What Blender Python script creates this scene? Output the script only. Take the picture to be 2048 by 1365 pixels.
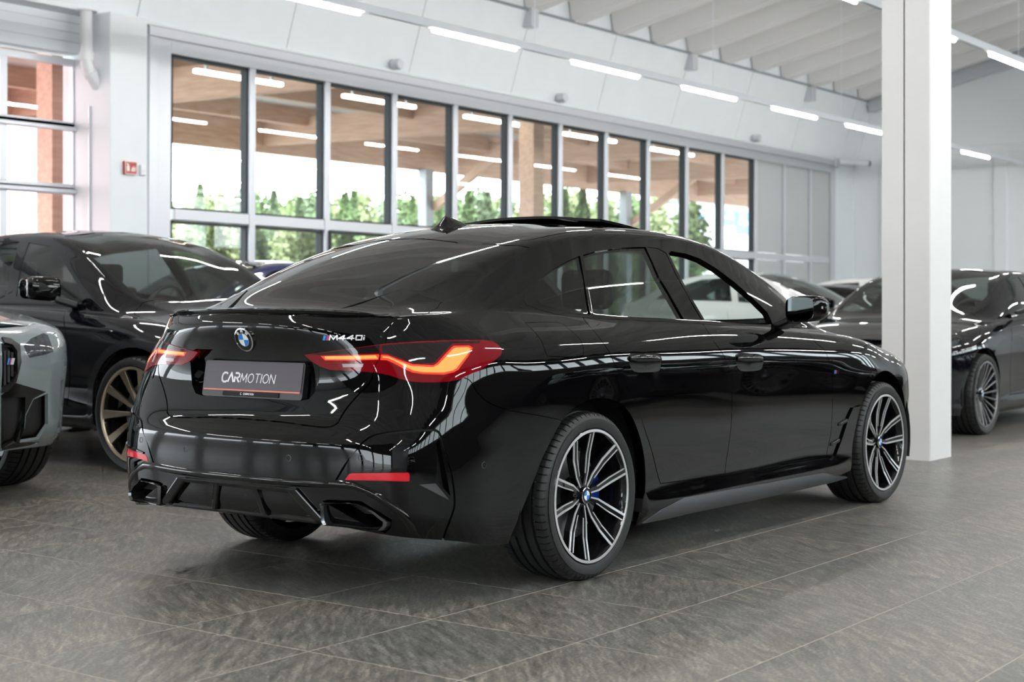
import bpy, math, random
import numpy as np
from mathutils import Vector, Matrix
from mathutils.bvhtree import BVHTree
from mathutils.geometry import delaunay_2d_cdt

random.seed(7)
rng = np.random.default_rng(7)
for o in list(bpy.data.objects):
    bpy.data.objects.remove(o, do_unlink=True)
scene = bpy.context.scene
COL = scene.collection
PI = math.pi

# ------------------------------------------------------------------ camera, world, exposure
CAM = np.array([-4.854, -4.152, 1.069])
YAW, FPX, HZ = 0.6408, 3000.0, 611.0
cam_d = bpy.data.cameras.new('camera')
cam_d.sensor_width = 36.0
cam_d.lens = FPX * 36.0 / 2048.0
cam_d.shift_y = (HZ - 682.5) / 2048.0
cam_d.clip_start, cam_d.clip_end = 0.05, 800
cam_d.dof.use_dof = True
cam_d.dof.focus_distance = 6.1
cam_d.dof.aperture_fstop = 3.6
cam = bpy.data.objects.new('camera', cam_d)
COL.objects.link(cam)
cam.location = CAM
cam.rotation_euler = (PI / 2, 0, YAW - PI / 2)
scene.camera = cam

world = bpy.data.worlds.new('overcast_sky')
scene.world = world
world.use_nodes = True
wn = world.node_tree.nodes
wn['Background'].inputs['Color'].default_value = (0.88, 0.95, 1.0, 1)
wn['Background'].inputs['Strength'].default_value = 10.0

scene.view_settings.view_transform = 'Standard'
scene.view_settings.look = 'None'
scene.view_settings.exposure = 0.0
scene.view_settings.gamma = 1.0
scene.view_settings.use_curve_mapping = False
cy = scene.cycles
cy.use_denoising = True
cy.max_bounces = 9
cy.diffuse_bounces = 4
cy.glossy_bounces = 5
cy.transmission_bounces = 4
cy.transparent_max_bounces = 14
cy.caustics_reflective = False
cy.caustics_refractive = False
cy.sample_clamp_indirect = 6.0
TUBE_STRENGTH = 108.0

FWD = np.array([math.cos(YAW), math.sin(YAW), 0.0])
RGT = np.array([math.sin(YAW), -math.cos(YAW), 0.0])
def pix_ray(u, v):
    """direction of the view through a point of the 2048 x 1365 photograph"""
    return FWD + RGT * (u - 1024.0) / FPX + np.array([0, 0, -(v - HZ) / FPX])
def at_x(u, v, x):
    D = pix_ray(u, v); return CAM + D * (x - CAM[0]) / D[0]
def at_y(u, v, y):
    D = pix_ray(u, v); return CAM + D * (y - CAM[1]) / D[1]
def at_z(u, v, z):
    D = pix_ray(u, v); return CAM + D * (z - CAM[2]) / D[2]

# ------------------------------------------------------------------ helpers
def link(o, parent=None):
    COL.objects.link(o)
    if parent is not None:
        o.parent = parent
    return o

def tag(o, label=None, cat=None, group=None, kind=None):
    if label: o['label'] = label
    if cat: o['category'] = cat
    if group: o['group'] = group
    if kind: o['kind'] = kind
    return o

def empty(name, loc=(0, 0, 0), rz=0.0, label=None, cat=None, group=None, kind=None):
    o = bpy.data.objects.new(name, None)
    o.empty_display_size = 0.2
    o.location = loc
    o.rotation_euler = (0, 0, rz)
    link(o)
    return tag(o, label, cat, group, kind)

def copy_tree(o, parent=None):
    c = o.copy()
    link(c, parent)
    for ch in list(o.children):
        copy_tree(ch, c)
    return c

class MB:
    """collects simple solids and links them as one mesh object"""
    def __init__(s):
        s.v, s.f, s.m = [], [], []
    def add(s, verts, faces, mi=0):
        k = len(s.v)
        s.v += [tuple(map(float, p)) for p in verts]
        s.f += [tuple(int(i) + k for i in f) for f in faces]
        s.m += [mi] * len(faces)
        return s
    def box(s, x0, x1, y0, y1, z0, z1, mi=0):
        return s.add([(x0, y0, z0), (x1, y0, z0), (x1, y1, z0), (x0, y1, z0), (x0, y0, z1), (x1, y0, z1), (x1, y1, z1), (x0, y1, z1)],
                     [(0, 3, 2, 1), (4, 5, 6, 7), (0, 1, 5, 4), (1, 2, 6, 5), (2, 3, 7, 6), (3, 0, 4, 7)], mi)
    def beam(s, a, b, w, h, up=(0, 0, 1), mi=0):
        a, b = Vector(a), Vector(b)
        d = (b - a).normalized()
        sd = d.cross(Vector(up))
        if sd.length < 1e-5: sd = d.cross(Vector((1, 0, 0)))
        sd.normalize()
        u = sd.cross(d).normalized()
        pts = []
        for p in (a, b):
            for i, j in ((-1, -1), (1, -1), (1, 1), (-1, 1)):
                pts.append(p + sd * (i * w / 2) + u * (j * h / 2))
        return s.add(pts, [(0, 3, 2, 1), (4, 5, 6, 7), (0, 1, 5, 4), (1, 2, 6, 5), (2, 3, 7, 6), (3, 0, 4, 7)], mi)
    def prism(s, poly, fn, d0, d1, mi=0):
        """extrude a 2-D outline; fn(a, b, depth) gives the point"""
        n = len(poly)
        pts = [fn(a, b, d0) for a, b in poly] + [fn(a, b, d1) for a, b in poly]
        fs = [tuple(range(n - 1, -1, -1)), tuple(range(n, 2 * n))]
        fs += [(i, (i + 1) % n, n + (i + 1) % n, n + i) for i in range(n)]
        return s.add(pts, fs, mi)
    def tube(s, path, r, n=10, caps=True, mi=0, closed=False):
        P = [Vector(p) for p in path]
        m = len(P)
        rr = r if isinstance(r, (list, tuple)) else [r] * m
        pts = []
        ref = None
        for i in range(m):
            if closed:
                t = (P[(i + 1) % m] - P[i - 1]).normalized()
            else:
                t = (P[min(i + 1, m - 1)] - P[max(i - 1, 0)]).normalized()
            if ref is None:
                ref = t.cross(Vector((0, 0, 1)))
                if ref.length < 1e-3: ref = t.cross(Vector((1, 0, 0)))
            ref = (ref - t * ref.dot(t)).normalized()
            b = t.cross(ref)
            for k in range(n):
                a = 2 * PI * k / n
                pts.append(P[i] + (ref * math.cos(a) + b * math.sin(a)) * rr[i])
        fs = []
        for i in range(m if closed else m - 1):
            i2 = (i + 1) % m
            for k in range(n):
                k2 = (k + 1) % n
                fs.append((i * n + k, i * n + k2, i2 * n + k2, i2 * n + k))
        if caps and not closed:
            fs += [tuple(range(n - 1, -1, -1)), tuple(range((m - 1) * n, m * n))]
        return s.add(pts, fs, mi)
    def lathe(s, prof, n=48, axis='y', center=(0, 0, 0), mi=0, closed=False):
        """prof: (radius, offset along axis) points; revolved about the axis"""
        pts = []
        m = len(prof)
        for k in range(n):
            a = 2 * PI * k / n
            c, sn = math.cos(a), math.sin(a)
            for r, h in prof:
                if axis == 'y': p = (r * c, h, r * sn)
                elif axis == 'z': p = (r * c, r * sn, h)
                else: p = (h, r * c, r * sn)
                pts.append((p[0] + center[0], p[1] + center[1], p[2] + center[2]))
        fs = []
        for k in range(n):
            k2 = (k + 1) % n
            for i in range(m if closed else m - 1):
                i2 = (i + 1) % m
                fs.append((k * m + i, k2 * m + i, k2 * m + i2, k * m + i2))
        return s.add(pts, fs, mi)
    def build(s, name, mat, parent=None, smooth=None, bevel=0.0, segs=2):
        me = bpy.data.meshes.new(name)
        me.from_pydata(s.v, [], s.f)
        mats = mat if isinstance(mat, (list, tuple)) else [mat]
        for m in mats: me.materials.append(m)
        if len(mats) > 1:
            me.polygons.foreach_set('material_index', s.m)
        import bmesh
        b = bmesh.new(); b.from_mesh(me)
        bmesh.ops.recalc_face_normals(b, faces=b.faces)
        b.to_mesh(me); b.free()
        if smooth is not None:
            me.polygons.foreach_set('use_smooth', [True] * len(me.polygons))
            me.set_sharp_from_angle(angle=math.radians(smooth))
        me.update()
        o = bpy.data.objects.new(name, me)
        link(o, parent)
        if bevel:
            md = o.modifiers.new('bevel', 'BEVEL'); md.width = bevel; md.segments = segs
            md.limit_method = 'ANGLE'; md.angle_limit = math.radians(40)
        return o

# ------------------------------------------------------------------ materials
def new_mat(name):
    m = bpy.data.materials.new(name); m.use_nodes = True
    return m, m.node_tree.nodes, m.node_tree.links, m.node_tree.nodes['Principled BSDF']
def setp(b, **k):
    for key, val in k.items():
        b.inputs[key.replace('_', ' ')].default_value = val
def plain(name, col, rough=0.5, metal=0.0, noise=0.0, scale=8.0, bump=0.0, ior=1.5, coat=0.0, nstretch=(1, 1, 1)):
    m, n, l, b = new_mat(name)
    c = tuple(col) + (1,)
    setp(b, Base_Color=c, Roughness=rough, Metallic=metal, IOR=ior)
    b.inputs['Coat Weight'].default_value = coat
    b.inputs['Coat Roughness'].default_value = 0.03
    if noise or bump:
        tc = n.new('ShaderNodeTexCoord'); mp = n.new('ShaderNodeMapping'); tx = n.new('ShaderNodeTexNoise')
        mp.inputs['Scale'].default_value = nstretch
        tx.inputs['Scale'].default_value = scale; tx.inputs['Detail'].default_value = 6
        l.new(tc.outputs['Object'], mp.inputs['Vector']); l.new(mp.outputs['Vector'], tx.inputs['Vector'])
        if noise:
            mx = n.new('ShaderNodeMix'); mx.data_type = 'RGBA'
            mx.inputs[6].default_value = tuple(max(0, x * (1 - noise)) for x in col) + (1,)
            mx.inputs[7].default_value = tuple(min(1, x * (1 + noise)) for x in col) + (1,)
            l.new(tx.outputs['Fac'], mx.inputs[0]); l.new(mx.outputs[2], b.inputs['Base Color'])
        if bump:
            bp = n.new('ShaderNodeBump'); bp.inputs['Strength'].default_value = bump; bp.inputs['Distance'].default_value = 0.01
            l.new(tx.outputs['Fac'], bp.inputs['Height']); l.new(bp.outputs['Normal'], b.inputs['Normal'])
    return m
def emis(name, col, strength):
    m, n, l, b = new_mat(name)
    setp(b, Base_Color=(0.8, 0.8, 0.8, 1), Roughness=0.4)
    b.inputs['Emission Color'].default_value = tuple(col) + (1,)
    b.inputs['Emission Strength'].default_value = strength
    return m
def pane(name, tint, ior=1.5, rough=0.0, boost=1.0):
    m = bpy.data.materials.new(name); m.use_nodes = True
    n, l = m.node_tree.nodes, m.node_tree.links
    n.clear()
    out = n.new('ShaderNodeOutputMaterial'); mix = n.new('ShaderNodeMixShader')
    tr = n.new('ShaderNodeBsdfTransparent'); gl = n.new('ShaderNodeBsdfGlossy'); fr = n.new('ShaderNodeFresnel')
    tr.inputs['Color'].default_value = tuple(tint) + (1,)
    gl.inputs['Roughness'].default_value = rough
    fr.inputs['IOR'].default_value = ior
    geo = n.new('ShaderNodeNewGeometry')          # the far face of a pane adds no second mirror
    fm = n.new('ShaderNodeMath'); fm.operation = 'SUBTRACT'; fm.inputs[0].default_value = 1.0
    l.new(geo.outputs['Backfacing'], fm.inputs[1])
    mu = n.new('ShaderNodeMath'); mu.operation = 'MULTIPLY'; mu.use_clamp = True
    mu.inputs[1].default_value = boost
    m2 = n.new('ShaderNodeMath'); m2.operation = 'MULTIPLY'
    l.new(fr.outputs[0], mu.inputs[0]); l.new(mu.outputs[0], m2.inputs[0]); l.new(fm.outputs[0], m2.inputs[1]); l.new(m2.outputs[0], mix.inputs[0])
    l.new(tr.outputs[0], mix.inputs[1]); l.new(gl.outputs[0], mix.inputs[2]); l.new(mix.outputs[0], out.inputs['Surface'])
    return m

M = {}
M['wall'] = plain('white_wall_paint', (0.76, 0.80, 0.83), 0.55, noise=0.03, scale=3)
M['fascia'] = plain('white_concrete_panel', (0.75, 0.79, 0.82), 0.6, noise=0.04, scale=2.5, bump=0.03)
M['pillar'] = plain('painted_concrete', (0.78, 0.77, 0.765), 0.6, noise=0.02, scale=6, bump=0.25)
M['frame'] = plain('silver_aluminium_frame', (0.60, 0.62, 0.66), 0.42, metal=0.35)
M['gasket'] = plain('dark_rubber_gasket', (0.02, 0.025, 0.03), 0.6)
M['greypanel'] = plain('grey_infill_panel', (0.47, 0.49, 0.50), 0.5)
M['winglass'] = pane('window_glass', (0.93, 0.96, 0.95), boost=1.6)
M['pinkglass'] = pane('door_glass', (0.86, 0.75, 0.74), boost=1.6)
M['ceil'] = plain('white_roof_deck', (0.80, 0.79, 0.78), 0.6)
M['rib'] = plain('white_roof_rib', (0.76, 0.755, 0.75), 0.55)
M['darkjoint'] = plain('grey_joint', (0.25, 0.28, 0.31), 0.7)
M['rail'] = plain('white_light_rail', (0.78, 0.82, 0.88), 0.4)
M['tube'] = emis('lit_led_tube', (1.0, 0.97, 0.93), TUBE_STRENGTH)
M['pvc'] = plain('white_pvc_pipe', (0.74, 0.75, 0.77), 0.35)
M['grout'] = plain('beige_grout', (0.50, 0.44, 0.38), 0.8, noise=0.1, scale=12)
M['corr'] = plain('white_corrugated_sheet', (0.75, 0.80, 0.85), 0.45)
M['darkwall'] = plain('dark_grey_wall', (0.03, 0.03, 0.033), 0.6)

def slate_mat():
    m, n, l, b = new_mat('slate_floor_tile')
    tc = n.new('ShaderNodeTexCoord'); oi = n.new('ShaderNodeObjectInfo')
    mu = n.new('ShaderNodeVectorMath'); mu.operation = 'SCALE'; mu.inputs['Scale'].default_value = 37.0
    cmb = n.new('ShaderNodeCombineXYZ')
    l.new(oi.outputs['Random'], cmb.inputs[0]); l.new(oi.outputs['Random'], cmb.inputs[1])
    l.new(cmb.outputs[0], mu.inputs[0])
    geo = n.new('ShaderNodeNewGeometry')
    add = n.new('ShaderNodeVectorMath'); add.operation = 'ADD'
    l.new(geo.outputs['Position'], add.inputs[0]); l.new(mu.outputs[0], add.inputs[1])
    rot = n.new('ShaderNodeVectorRotate'); rot.rotation_type = 'Z_AXIS'
    ra = n.new('ShaderNodeMath'); ra.operation = 'MULTIPLY_ADD'; ra.inputs[1].default_value = 0.5; ra.inputs[2].default_value = 2.05
    l.new(oi.outputs['Random'], ra.inputs[0]); l.new(ra.outputs[0], rot.inputs['Angle']); l.new(add.outputs[0], rot.inputs['Vector'])
    mp = n.new('ShaderNodeMapping'); mp.inputs['Scale'].default_value = (1.0, 5.5, 1)
    l.new(rot.outputs[0], mp.inputs['Vector'])
    n1 = n.new('ShaderNodeTexNoise'); n1.inputs['Scale'].default_value = 6.5; n1.inputs['Detail'].default_value = 12; n1.inputs['Roughness'].default_value = 0.68; n1.inputs['Distortion'].default_value = 0.45
    l.new(mp.outputs[0], n1.inputs['Vector'])
    n2 = n.new('ShaderNodeTexNoise'); n2.inputs['Scale'].default_value = 1.6; n2.inputs['Detail'].default_value = 3
    l.new(add.outputs[0], n2.inputs['Vector'])
    cr = n.new('ShaderNodeValToRGB')
    e = cr.color_ramp.elements
    e[0].position = 0.3; e[0].color = (0.095, 0.096, 0.096, 1)
    e[1].position = 0.72; e[1].color = (0.40, 0.384, 0.35, 1)
    x = cr.color_ramp.elements.new(0.5); x.color = (0.20, 0.194, 0.183, 1)
    l.new(n1.outputs['Fac'], cr.inputs['Fac'])
    mx = n.new('ShaderNodeMix'); mx.data_type = 'RGBA'; mx.blend_type = 'MULTIPLY'; mx.inputs[0].default_value = 0.7
    c2 = n.new('ShaderNodeValToRGB')
    c2.color_ramp.elements[0].position = 0.35; c2.color_ramp.elements[0].color = (0.62, 0.66, 0.68, 1)
    c2.color_ramp.elements[1].position = 0.65; c2.color_ramp.elements[1].color = (1.0, 0.95, 0.87, 1)
    l.new(n2.outputs['Fac'], c2.inputs['Fac'])
    l.new(cr.outputs[0], mx.inputs[6]); l.new(c2.outputs[0], mx.inputs[7])
    n3 = n.new('ShaderNodeTexNoise'); n3.inputs['Scale'].default_value = 90; n3.inputs['Detail'].default_value = 4
    l.new(add.outputs[0], n3.inputs['Vector'])
    c3 = n.new('ShaderNodeValToRGB')
    c3.color_ramp.elements[0].position = 0.36; c3.color_ramp.elements[0].color = (0.62, 0.62, 0.62, 1)
    c3.color_ramp.elements[1].position = 0.66; c3.color_ramp.elements[1].color = (1.25, 1.22, 1.18, 1)
    l.new(n3.outputs['Fac'], c3.inputs['Fac'])
    m3 = n.new('ShaderNodeMix'); m3.data_type = 'RGBA'; m3.blend_type = 'MULTIPLY'; m3.inputs[0].default_value = 1.0
    l.new(mx.outputs[2], m3.inputs[6]); l.new(c3.outputs[0], m3.inputs[7])
    l.new(m3.outputs[2], b.inputs['Base Color'])
    rr = n.new('ShaderNodeMapRange'); rr.inputs[3].default_value = 0.28; rr.inputs[4].default_value = 0.46
    l.new(n1.outputs['Fac'], rr.inputs[0]); l.new(rr.outputs[0], b.inputs['Roughness'])
    bp = n.new('ShaderNodeBump'); bp.inputs['Strength'].default_value = 0.35; bp.inputs['Distance'].default_value = 0.004
    l.new(n1.outputs['Fac'], bp.inputs['Height']); l.new(bp.outputs['Normal'], b.inputs['Normal'])
    return m
M['slate'] = slate_mat()

def timber_mat(name, c0, c1):
    m, n, l, b = new_mat(name)
    tc = n.new('ShaderNodeTexCoord'); mp = n.new('ShaderNodeMapping'); tx = n.new('ShaderNodeTexNoise')
    mp.inputs['Scale'].default_value = (1.0, 6, 9)
    tx.inputs['Scale'].default_value = 2.0; tx.inputs['Detail'].default_value = 5
    l.new(tc.outputs['Object'], mp.inputs[0]); l.new(mp.outputs[0], tx.inputs['Vector'])
    cr = n.new('ShaderNodeValToRGB'); cr.color_ramp.elements[0].position = 0.35; cr.color_ramp.elements[1].position = 0.7
    cr.color_ramp.elements[0].color = c0 + (1,); cr.color_ramp.elements[1].color = c1 + (1,)
    l.new(tx.outputs['Fac'], cr.inputs[0]); l.new(cr.outputs[0], b.inputs['Base Color'])
    setp(b, Roughness=0.6)
    return m
M['timber'] = timber_mat('spruce_timber', (0.56, 0.345, 0.245), (0.70, 0.475, 0.355))
# ------------------------------------------------------------------ the hall
TILT = 0.0066
RIDGE_Y, EAVE_Y, OPP_Y = -2.2, 9.5, -9.5
def roof_z(y):                                   # underside of the ribs
    return 5.62 + (EAVE_Y - y) * 0.227 if y >= RIDGE_Y else 5.62 + (EAVE_Y - RIDGE_Y) * 0.227 - (RIDGE_Y - y) * 0.227

# floor: grout bed with slate tiles laid on it
fl = MB().box(-18, 27, OPP_Y, 10.6, -0.12, -0.0005).build('floor', M['grout'])
tag(fl, kind='structure')
TS, TX, TY = 0.5939, -1.5188, -0.2876
tile_me = bpy.data.meshes.new('floor_tile')
h = TS / 2 - 0.0022
tb = MB()
e = 0.0005
tb.add([(-h, -h, -0.012), (h, -h, -0.012), (h, h, -0.012), (-h, h, -0.012), (-h, -h, -e), (h, -h, -e), (h, h, -e), (-h, h, -e),
        (-h + e, -h + e, 0), (h - e, -h + e, 0), (h - e, h - e, 0), (-h + e, h - e, 0)],
       [(0, 3, 2, 1), (0, 1, 5, 4), (1, 2, 6, 5), (2, 3, 7, 6), (3, 0, 4, 7), (4, 5, 9, 8), (5, 6, 10, 9), (6, 7, 11, 10), (7, 4, 8, 11), (8, 9, 10, 11)])
tile_me.from_pydata(tb.v, [], tb.f); tile_me.materials.append(M['slate'])
tiles = []
for i in range(-28, 49):
    for j in range(-23, 19):
        c = np.array([TX + (i + 0.5) * TS, TY + (j + 0.5) * TS, 0.0])
        if not (-17.7 < c[0] < 26.7 and OPP_Y + 0.3 < c[1] < 10.3): continue
        q = c - CAM
        Z, X = q @ FWD, q @ RGT
        vis = Z > 2.2 and abs(X / Z) < 1024 / FPX + 0.35 / Z and CAM[2] / Z * FPX + HZ < 1365 + 230
        tiles.append((0 if vis else 1, Z if vis else 0, c))
near = sorted([t for t in tiles if t[0] == 0], key=lambda t: t[1])
for t in near[:300]:
    o = bpy.data.objects.new('floor_tile', tile_me); link(o, fl); o.location = t[2]
rest = MB()
for t in near[300:] + [t for t in tiles if t[0]]:
    x, y = t[2][0], t[2][1]
    rest.add([(x - h, y - h, -0.003), (x + h, y - h, -0.003), (x + h, y + h, -0.003), (x - h, y + h, -0.003), (x - h, y - h, 0), (x + h, y - h, 0), (x + h, y + h, 0), (x - h, y + h, 0)],
             [(4, 5, 6, 7), (0, 1, 5, 4), (1, 2, 6, 5), (2, 3, 7, 6), (3, 0, 4, 7)])
tag(rest.build('distant_floor_tiles', M['slate'], fl), kind='stuff')

# dark scuff on the tiles behind the coupe
sm = MB()
for k in range(26):
    c = at_z(365 + random.gauss(0, 15), 1143 + random.gauss(0, 3.2), 0.0)
    L_, W_ = random.uniform(.006, .03), random.uniform(.002, .005); an = -.45 + random.gauss(0, .35)
    p = [(c[0] + L_ * math.cos(an) * i - W_ * math.sin(an) * j, c[1] + L_ * math.sin(an) * i + W_ * math.cos(an) * j, .0006) for i, j in ((-1, -.4), (.3, -1), (1, .2), (.1, 1))]
    sm.add(p, [(0, 1, 2, 3)])
tag(sm.build('scuff_mark', M['gasket'], fl), kind='stuff')

# long glazed wall -------------------------------------------------
WX, WY = 6.80, 10.0
win = MB()
L = 26.0 - WX
ztop, g1, g0, t1, t0 = 4.40, 4.11, 2.252, 2.252, 2.10
win.box(0, 0.36, -0.05, 0.14, 0.0, ztop)
win.box(0.36, L - 0.22, -0.05, 0.14, g1, ztop)
win.box(L - 0.22, L, -0.05, 0.14, 0, ztop)
win.box(0.36, L - 0.22, -0.05, 0.14, 0.0, 0.12)
window = win.build('window_1', M['frame'], bevel=0.004)
tag(window, kind='structure')
window.location = (WX, WY, 0)
window.rotation_euler = (0, TILT, 0)
MB().box(-0.02, L, -0.11, -0.05, g1 + 0.16, ztop + 0.02).build('head_rail', M['frame'], window, bevel=0.006)
MB().box(-0.02, 0.12, -0.11, -0.051, 0, g1 + 0.155).build('jamb', M['frame'], window, bevel=0.006)
edges = [7.21 - WX] + [8.51 + 1.378 * k - WX for k in range(11)] + [22.3 + 1.245 * k - WX for k in (1, 2)] + [L - 0.22]
edges[11] = 22.29 - WX
for k, x in enumerate(edges[1:-1]):
    MB().box(x - 0.05, x + 0.05, -0.04, 0.12, 0.1, g1 + 0.02).build('mullion', M['frame'], window, bevel=0.004)
for a, b in zip(edges[:-1], edges[1:]):
    MB().box(a + 0.04, b - 0.04, -0.03, 0.11, t0 + 0.01, t1 - 0.01).build('transom', M['frame'], window, bevel=0.004)
for k, (a, b) in enumerate(zip(edges[:-1], edges[1:])):
    a2 = a if k == 0 else a + 0.05
    b2 = b if k == len(edges) - 2 else b - 0.05
    for z0, z1 in ((t1, g1), (0.12, t0)):
        if k < 11:
            MB().box(a2 + 0.012, b2 - 0.012, 0.045, 0.055, z0 + 0.004, z1 - 0.004).build('glass_pane', M['winglass'], window)
            gk = MB()
            gk.box(b2 - 0.028, b2, 0.0, 0.11, z0, z1); gk.box(a2, a2 + 0.02, 0.0, 0.11, z0, z1)
            gk.box(a2, b2, 0.0, 0.11, z1 - 0.03, z1); gk.box(a2, b2, 0.0, 0.11, z0, z0 + 0.012)
            gk.build('gasket', M['gasket'], window)
        else:
            MB().box(a2 + 0.006, b2 - 0.006, 0.0, 0.06, z0, z1).build('infill_panel', M['greypanel'], window, bevel=0.006)
# door leaf inside the glazing, with its hinge line and handle
MB().box(9.9 - WX, 9.93 - WX, -0.075, -0.04, 0.1, t0).build('door_edge', M['gasket'], window)
# wall around
wl = MB()
wl.box(26.0, 27.2, 9.96, 10.5, 0, 6.3)
wl.box(6.5, 27.2, 10.14, 10.6, 4.28, 6.6)
wl.box(-18, 6.3, 10.45, 10.7, 4.30, 6.6)
wl.box(-18, 1.2, 10.2, 10.6, 2.0, 4.3)
for k in range(7): wl.box(-17.9 + 3.1 * k, -17.4 + 3.1 * k, 10.2, 10.6, 0, 2.0)
tag(wl.build('wall_left', M['wall']), kind='structure')

# leaning concrete fascia panels above the glazing
fas = MB().box(-18, 27, 9.55, 10.2, 5.62, 6.1).build('trim_1', M['wall']); tag(fas, kind='structure')
joints = [11.51 + 2.445 * k for k in range(-12, 8)]
for a, b in zip(joints[:-1], joints[1:]):
    a2, b2 = max(a, -18), min(b, 27)
    if b2 - a2 < 0.2: continue
    zc = lambda x: -TILT * (x - 7)
    g = 0.007
    P = []
    for x in (a2 + g, b2 - g):
        dz = zc(x)
        P += [(x, 9.90, 4.43 + dz), (x, 9.50, 5.64 + dz * 0.3), (x, 9.62, 5.68 + dz * 0.3), (x, 10.02, 4.46 + dz)]
    MB().add(P, [(0, 1, 2, 3), (7, 6, 5, 4), (0, 4, 5, 1), (1, 5, 6, 2), (2, 6, 7, 3), (3, 7, 4, 0)]).build('fascia_panel', M['fascia'], fas)
bk = MB()
for x0, x1 in ((-18, 27),):
    bk.add([(x0, 9.96, 4.44 + TILT * 25), (x0, 9.56, 5.64), (x1, 9.56, 5.62), (x1, 9.96, 4.44 - TILT * 20)], [(0, 1, 2, 3)])
bk.build('joint_backing', M['darkjoint'], fas)
sl = MB().box(6.5, 26.6, 9.86, 10.1, 4.385, 4.43).build('ledge', M['wall'], fas, bevel=0.01)
sl.location = (0, 0, TILT * 0); sl.rotation_euler = (0, TILT, 0); sl.location = (-0.02, 0, TILT * 7)
MB().box(-18, 6.5, 9.88, 10.5, 4.40, 4.455).build('soffit', M['fascia'], fas)
MB().add([(-18, 9.49, 5.655), (27, 9.49, 5.60), (27, 9.46, 5.60), (-18, 9.46, 5.655), (-18, 9.49, 5.69), (27, 9.49, 5.635), (27, 9.46, 5.635), (-18, 9.46, 5.69)],
         [(0, 1, 2, 3), (4, 7, 6, 5), (0, 4, 5, 1), (3, 2, 6, 7)]).build('edge_strip', M['darkjoint'], fas)
for u, v in ((1060, 35), (1382, 123), (1620, 187)):
    p = at_y(u, v, 9.5)
    MB().box(p[0] - 0.09, p[0] + 0.09, 9.40, 9.62, p[2] - 0.16, p[2] + 0.13).build('bracket', M['frame'], fas, bevel=0.01)
for i, (u, v) in enumerate(((792, 129), (1123, 196), (1512, 277))):
    p = at_y(u, v, 9.80)
    d = MB().lathe([(0.0, -0.09), (0.065, -0.09), (0.075, -0.08), (0.075, 0.06), (0.0, 0.06)], 20, 'y', p).build('motion_detector', M['frame'], smooth=40)
    tag(d, ['small grey detector on the fascia above the glazing, nearest the drainpipe', 'small grey detector on the fascia, middle one of the three',
            'small grey detector on the fascia, nearest the far wall'][i], 'detector', 'detectors above the window')

# roof deck and ribs
ce = MB()
for x0, x1 in ((-18, 27),):
    for ya, yb in ((EAVE_Y + 0.6, RIDGE_Y), (RIDGE_Y, OPP_Y - 0.3)):
        za, zb = roof_z(ya) + 0.34, roof_z(yb) + 0.34
        ce.add([(x0, ya, za), (x1, ya, za), (x1, yb, zb), (x0, yb, zb), (x0, ya, za + .2), (x1, ya, za + .2), (x1, yb, zb + .2), (x0, yb, zb + .2)],
               [(0, 1, 2, 3), (7, 6, 5, 4), (0, 4, 5, 1), (2, 6, 7, 3), (0, 3, 7, 4), (1, 5, 6, 2)])
ceil = ce.build('ceiling', M['ceil']); tag(ceil, kind='structure')
for k in range(-26, 10):
    x = 15.22 + 1.245 * k
    if not (-17.8 < x < 26.9): continue
    for ya, yb in ((EAVE_Y + 0.02, RIDGE_Y), (RIDGE_Y, OPP_Y)):
        za, zb = roof_z(ya), roof_z(yb)
        P = []
        for y, z in ((ya, za), (yb, zb)):
            P += [(x - .13, y, z), (x + .13, y, z), (x + .22, y, z + .36), (x - .22, y, z + .36)]
        MB().add(P, [(0, 1, 2, 3), (7, 6, 5, 4), (0, 4, 5, 1), (1, 5, 6, 2), (2, 6, 7, 3), (3, 7, 4, 0)]).build('roof_rib', M['rib'], ceil)

M['backwall'] = plain('bright_white_wall', (0.84, 0.87, 0.89), 0.55)
# far wall with framed panels and gable beam
bw = MB().box(27, 27.3, OPP_Y, 10.6, 0, 9).build('wall_back', M['backwall']); tag(bw, kind='structure')
MB().box(26.93, 27, -9.4, 9.2, 4.33, 4.50).build('dado_rail', M['backwall'], bw, bevel=0.01)
for y in np.arange(9.15, -9, -2.55):
    MB().box(26.93, 27, y - 0.14, y + 0.14, 0, 4.33).build('batten', M['backwall'], bw, bevel=0.01)
gb = MB()
gb.beam((26.85, 9.5, roof_z(9.5) - 0.02), (26.85, RIDGE_Y, roof_z(RIDGE_Y) - 0.02), 0.3, 0.42)
gb.beam((26.85, RIDGE_Y, roof_z(RIDGE_Y) - 0.02), (26.85, OPP_Y, roof_z(OPP_Y) - 0.02), 0.3, 0.42)
gb.build('gable_beam', M['frame'], bw)

# right-hand wall: dark below, a band of high windows above
rw = MB()
rw.box(-18, 27, OPP_Y - 0.3, OPP_Y, 0, 2.7); rw.box(-18, 27, OPP_Y - 0.3, OPP_Y, 4.6, 8.4)
tag(rw.build('wall_right', M['darkwall']), kind='structure')
w2 = MB(); w2.box(-18, 27, OPP_Y - 0.2, OPP_Y + 0.02, 2.7, 2.8); w2.box(-18, 27, OPP_Y - 0.2, OPP_Y + 0.02, 4.5, 4.6)
w2 = w2.build('window_2', M['frame']); tag(w2, kind='structure')
for k in range(31):
    x = -18 + 1.5 * k
    MB().box(x - 0.06, x + 0.06, OPP_Y - 0.2, OPP_Y + 0.03, 2.8, 4.5).build('mullion', M['gasket'], w2)
    if k < 30: MB().box(x + 0.06, x + 1.44, OPP_Y - 0.1, OPP_Y - 0.09, 2.8, 4.5).build('glass_pane', M['winglass'], w2)
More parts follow.
